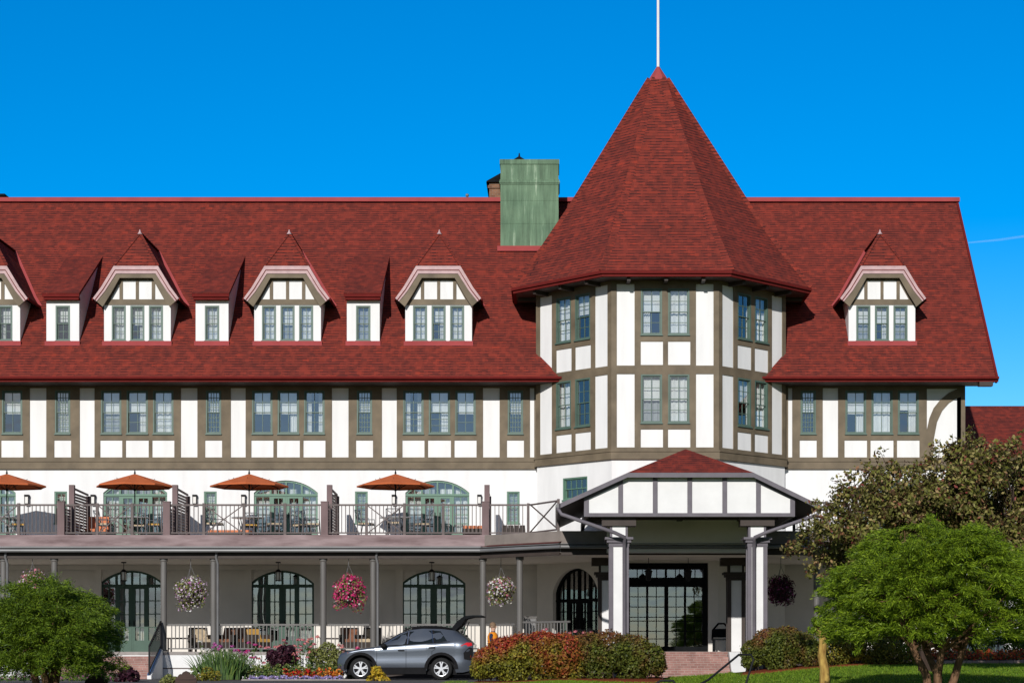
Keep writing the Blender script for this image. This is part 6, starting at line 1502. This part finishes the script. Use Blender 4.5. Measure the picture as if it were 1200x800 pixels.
# lawn grass in the visible strip
n = 60000; gx_ = rng.uniform(-3.2, 17, n); gy_ = -11.9 - rng.random(n) ** 1.2 * 11.5
ok = np.ones(n, bool)
P = np.stack([gx_, gy_, ground_z(gx_, gy_) + .018], 1)
ax = np.stack([rng.normal(0, .35, n), rng.normal(0, .35, n), np.ones(n)], 1)
keep = ~((P[:, 0] > X(546, 56)) & (P[:, 0] < X(785, 57)) & (P[:, 1] > -15.4)) & ~((P[:, 0] > X(866, 56)) & (P[:, 0] < X(1080, 57)) & (P[:, 1] > -14.1 + (P[:, 0] - X(866, 56)) * .22))
P, ax = P[keep], ax[keep]
o = leaves('grass', P, np.cross(ax, rng.normal(0, 1, (len(P), 3))), .075, .16, 'grass_blade', None, jitter=.05, along=ax); tag(o, 'short lawn grass along the bottom of the picture', 'grass', kind='stuff')

# trees far behind the viewer's side, seen only as reflections in the glass
m = MB().mat('bark_dark')
fl_p, fl_n = [], []
cl = [(x_, -150 + rnd.uniform(-8, 8), gzf(x_, -150) + rnd.uniform(.2, 1.0), rnd.uniform(1.2, 2.5), .9) for x_ in np.arange(-130, 150, 1.8)]
P, N = clump_points(cl, 15000, .5); o = leaves('tree_line', P, N, .9, .7, 'crab_leaf', None); tag(o, 'distant tree line across the garden behind the viewer', 'tree line', kind='stuff')

# ================================================================ garden benches, hand rails, contrail
def garden_chair(px, py, w, d, label):
    y = d - DIST; x = X(px, d); H = 1.0; g = Z(py, d) - H; t = thing('garden_chair', (x, y, g), label, 'chair', 'carved wooden garden chairs')
    hw = w * d / FPX / 2
    m = MB().mat('bench_wood'); F = Frame((0, -.02, 0), (1, 0, 0), (0, -1, 0))
    k = [(-1, .62), (-1, .80), (-.93, .86), (-.80, .86), (-.70, .90), (-.55, .93), (-.42, .92), (-.28, .97), (0, 1.0)]
    outl = [(-hw, H * .45), (hw, H * .45)] + [(-u * hw, v * H) for u, v in k] + [(u * hw, v * H) for u, v in k[::-1]][1:]
    slab(m, F, outl, [], -.05, 0); slab(m, Frame((0, .03, 0), (-1, 0, 0), (0, 1, 0)), [(-u, v) for u, v in outl[::-1]], [], 0, .0)
    fbox(m, F, -hw * .9, H * .80, hw * .9, H * .83, 0, .015); m.build('backrest', t, True)
    MB().mat('bench_wood').box(-hw, .03, .40, hw, .50, .45).build('seat', t, True)
    for sx_ in (-1, 1):
        for yy in (.03, .45): MB().mat('bench_wood').box(sx_ * (hw - .04) - .03, yy - .03, 0, sx_ * (hw - .04) + .03, yy + .03, .40).build('leg', t, True)
garden_chair(113, 788, 27, 44.0, 'dark carved chair back showing left of the brick stairs, under the round tree'); garden_chair(218, 785.5, 25, 44.0, 'dark carved chair back showing right of the white stair wall')
def hand_rail(pts, d, label):
    y = d - DIST; P = [(X(px, d + dd), y + dd, Z(py, d + dd)) for px, py, dd in pts]; t = thing('garden_handrail', (P[0][0], P[0][1], gzf(P[0][0], P[0][1])), label, 'handrail')
    MB().mat('black_metal').tube(P, .028, 8).build('rail', t)
    for k in (0, -1):
        p = P[k]; g = gzf(p[0], p[1]); 
        MB().mat('black_metal').tube([(p[0], p[1], min(g - .05, p[2] - .05)), (p[0], p[1], p[2])], .028, 8).build('post', t)
hand_rail([(817, 803, -1.2), (830, 796, -1.0), (866, 766.5, .5), (880, 766.5, .6), (883, 772, .6), (874, 801, .5)], 47, 'black handrail rising to the right on the lawn before the entrance')
hand_rail([(765, 803, 0), (774, 797, 0), (789, 797, 0), (792, 803, 0)], 46, 'low black handrail end at the bottom edge left of the sloping one')
m = MB().mat('white_paint')
mc, n_, l_, b_ = new_mat('contrail_vapour', 1.0, 0.0); b_.inputs['Base Color'].default_value = (.95, .95, .95, 1); b_.inputs['Alpha'].default_value = .035
D_ = 9000.0; m = MB().mat('contrail_vapour'); m.tube([(X(1118, D_), D_ - DIST, Z(286, D_)), (X(1160, D_ + 200), D_ - DIST, Z(281, D_)), (X(1290, D_), D_ - DIST, Z(264, D_))], [3, 6, 8], 8)
tag(m.build('contrail'), 'faint white aircraft trail in the sky at far right', 'contrail', kind='stuff')
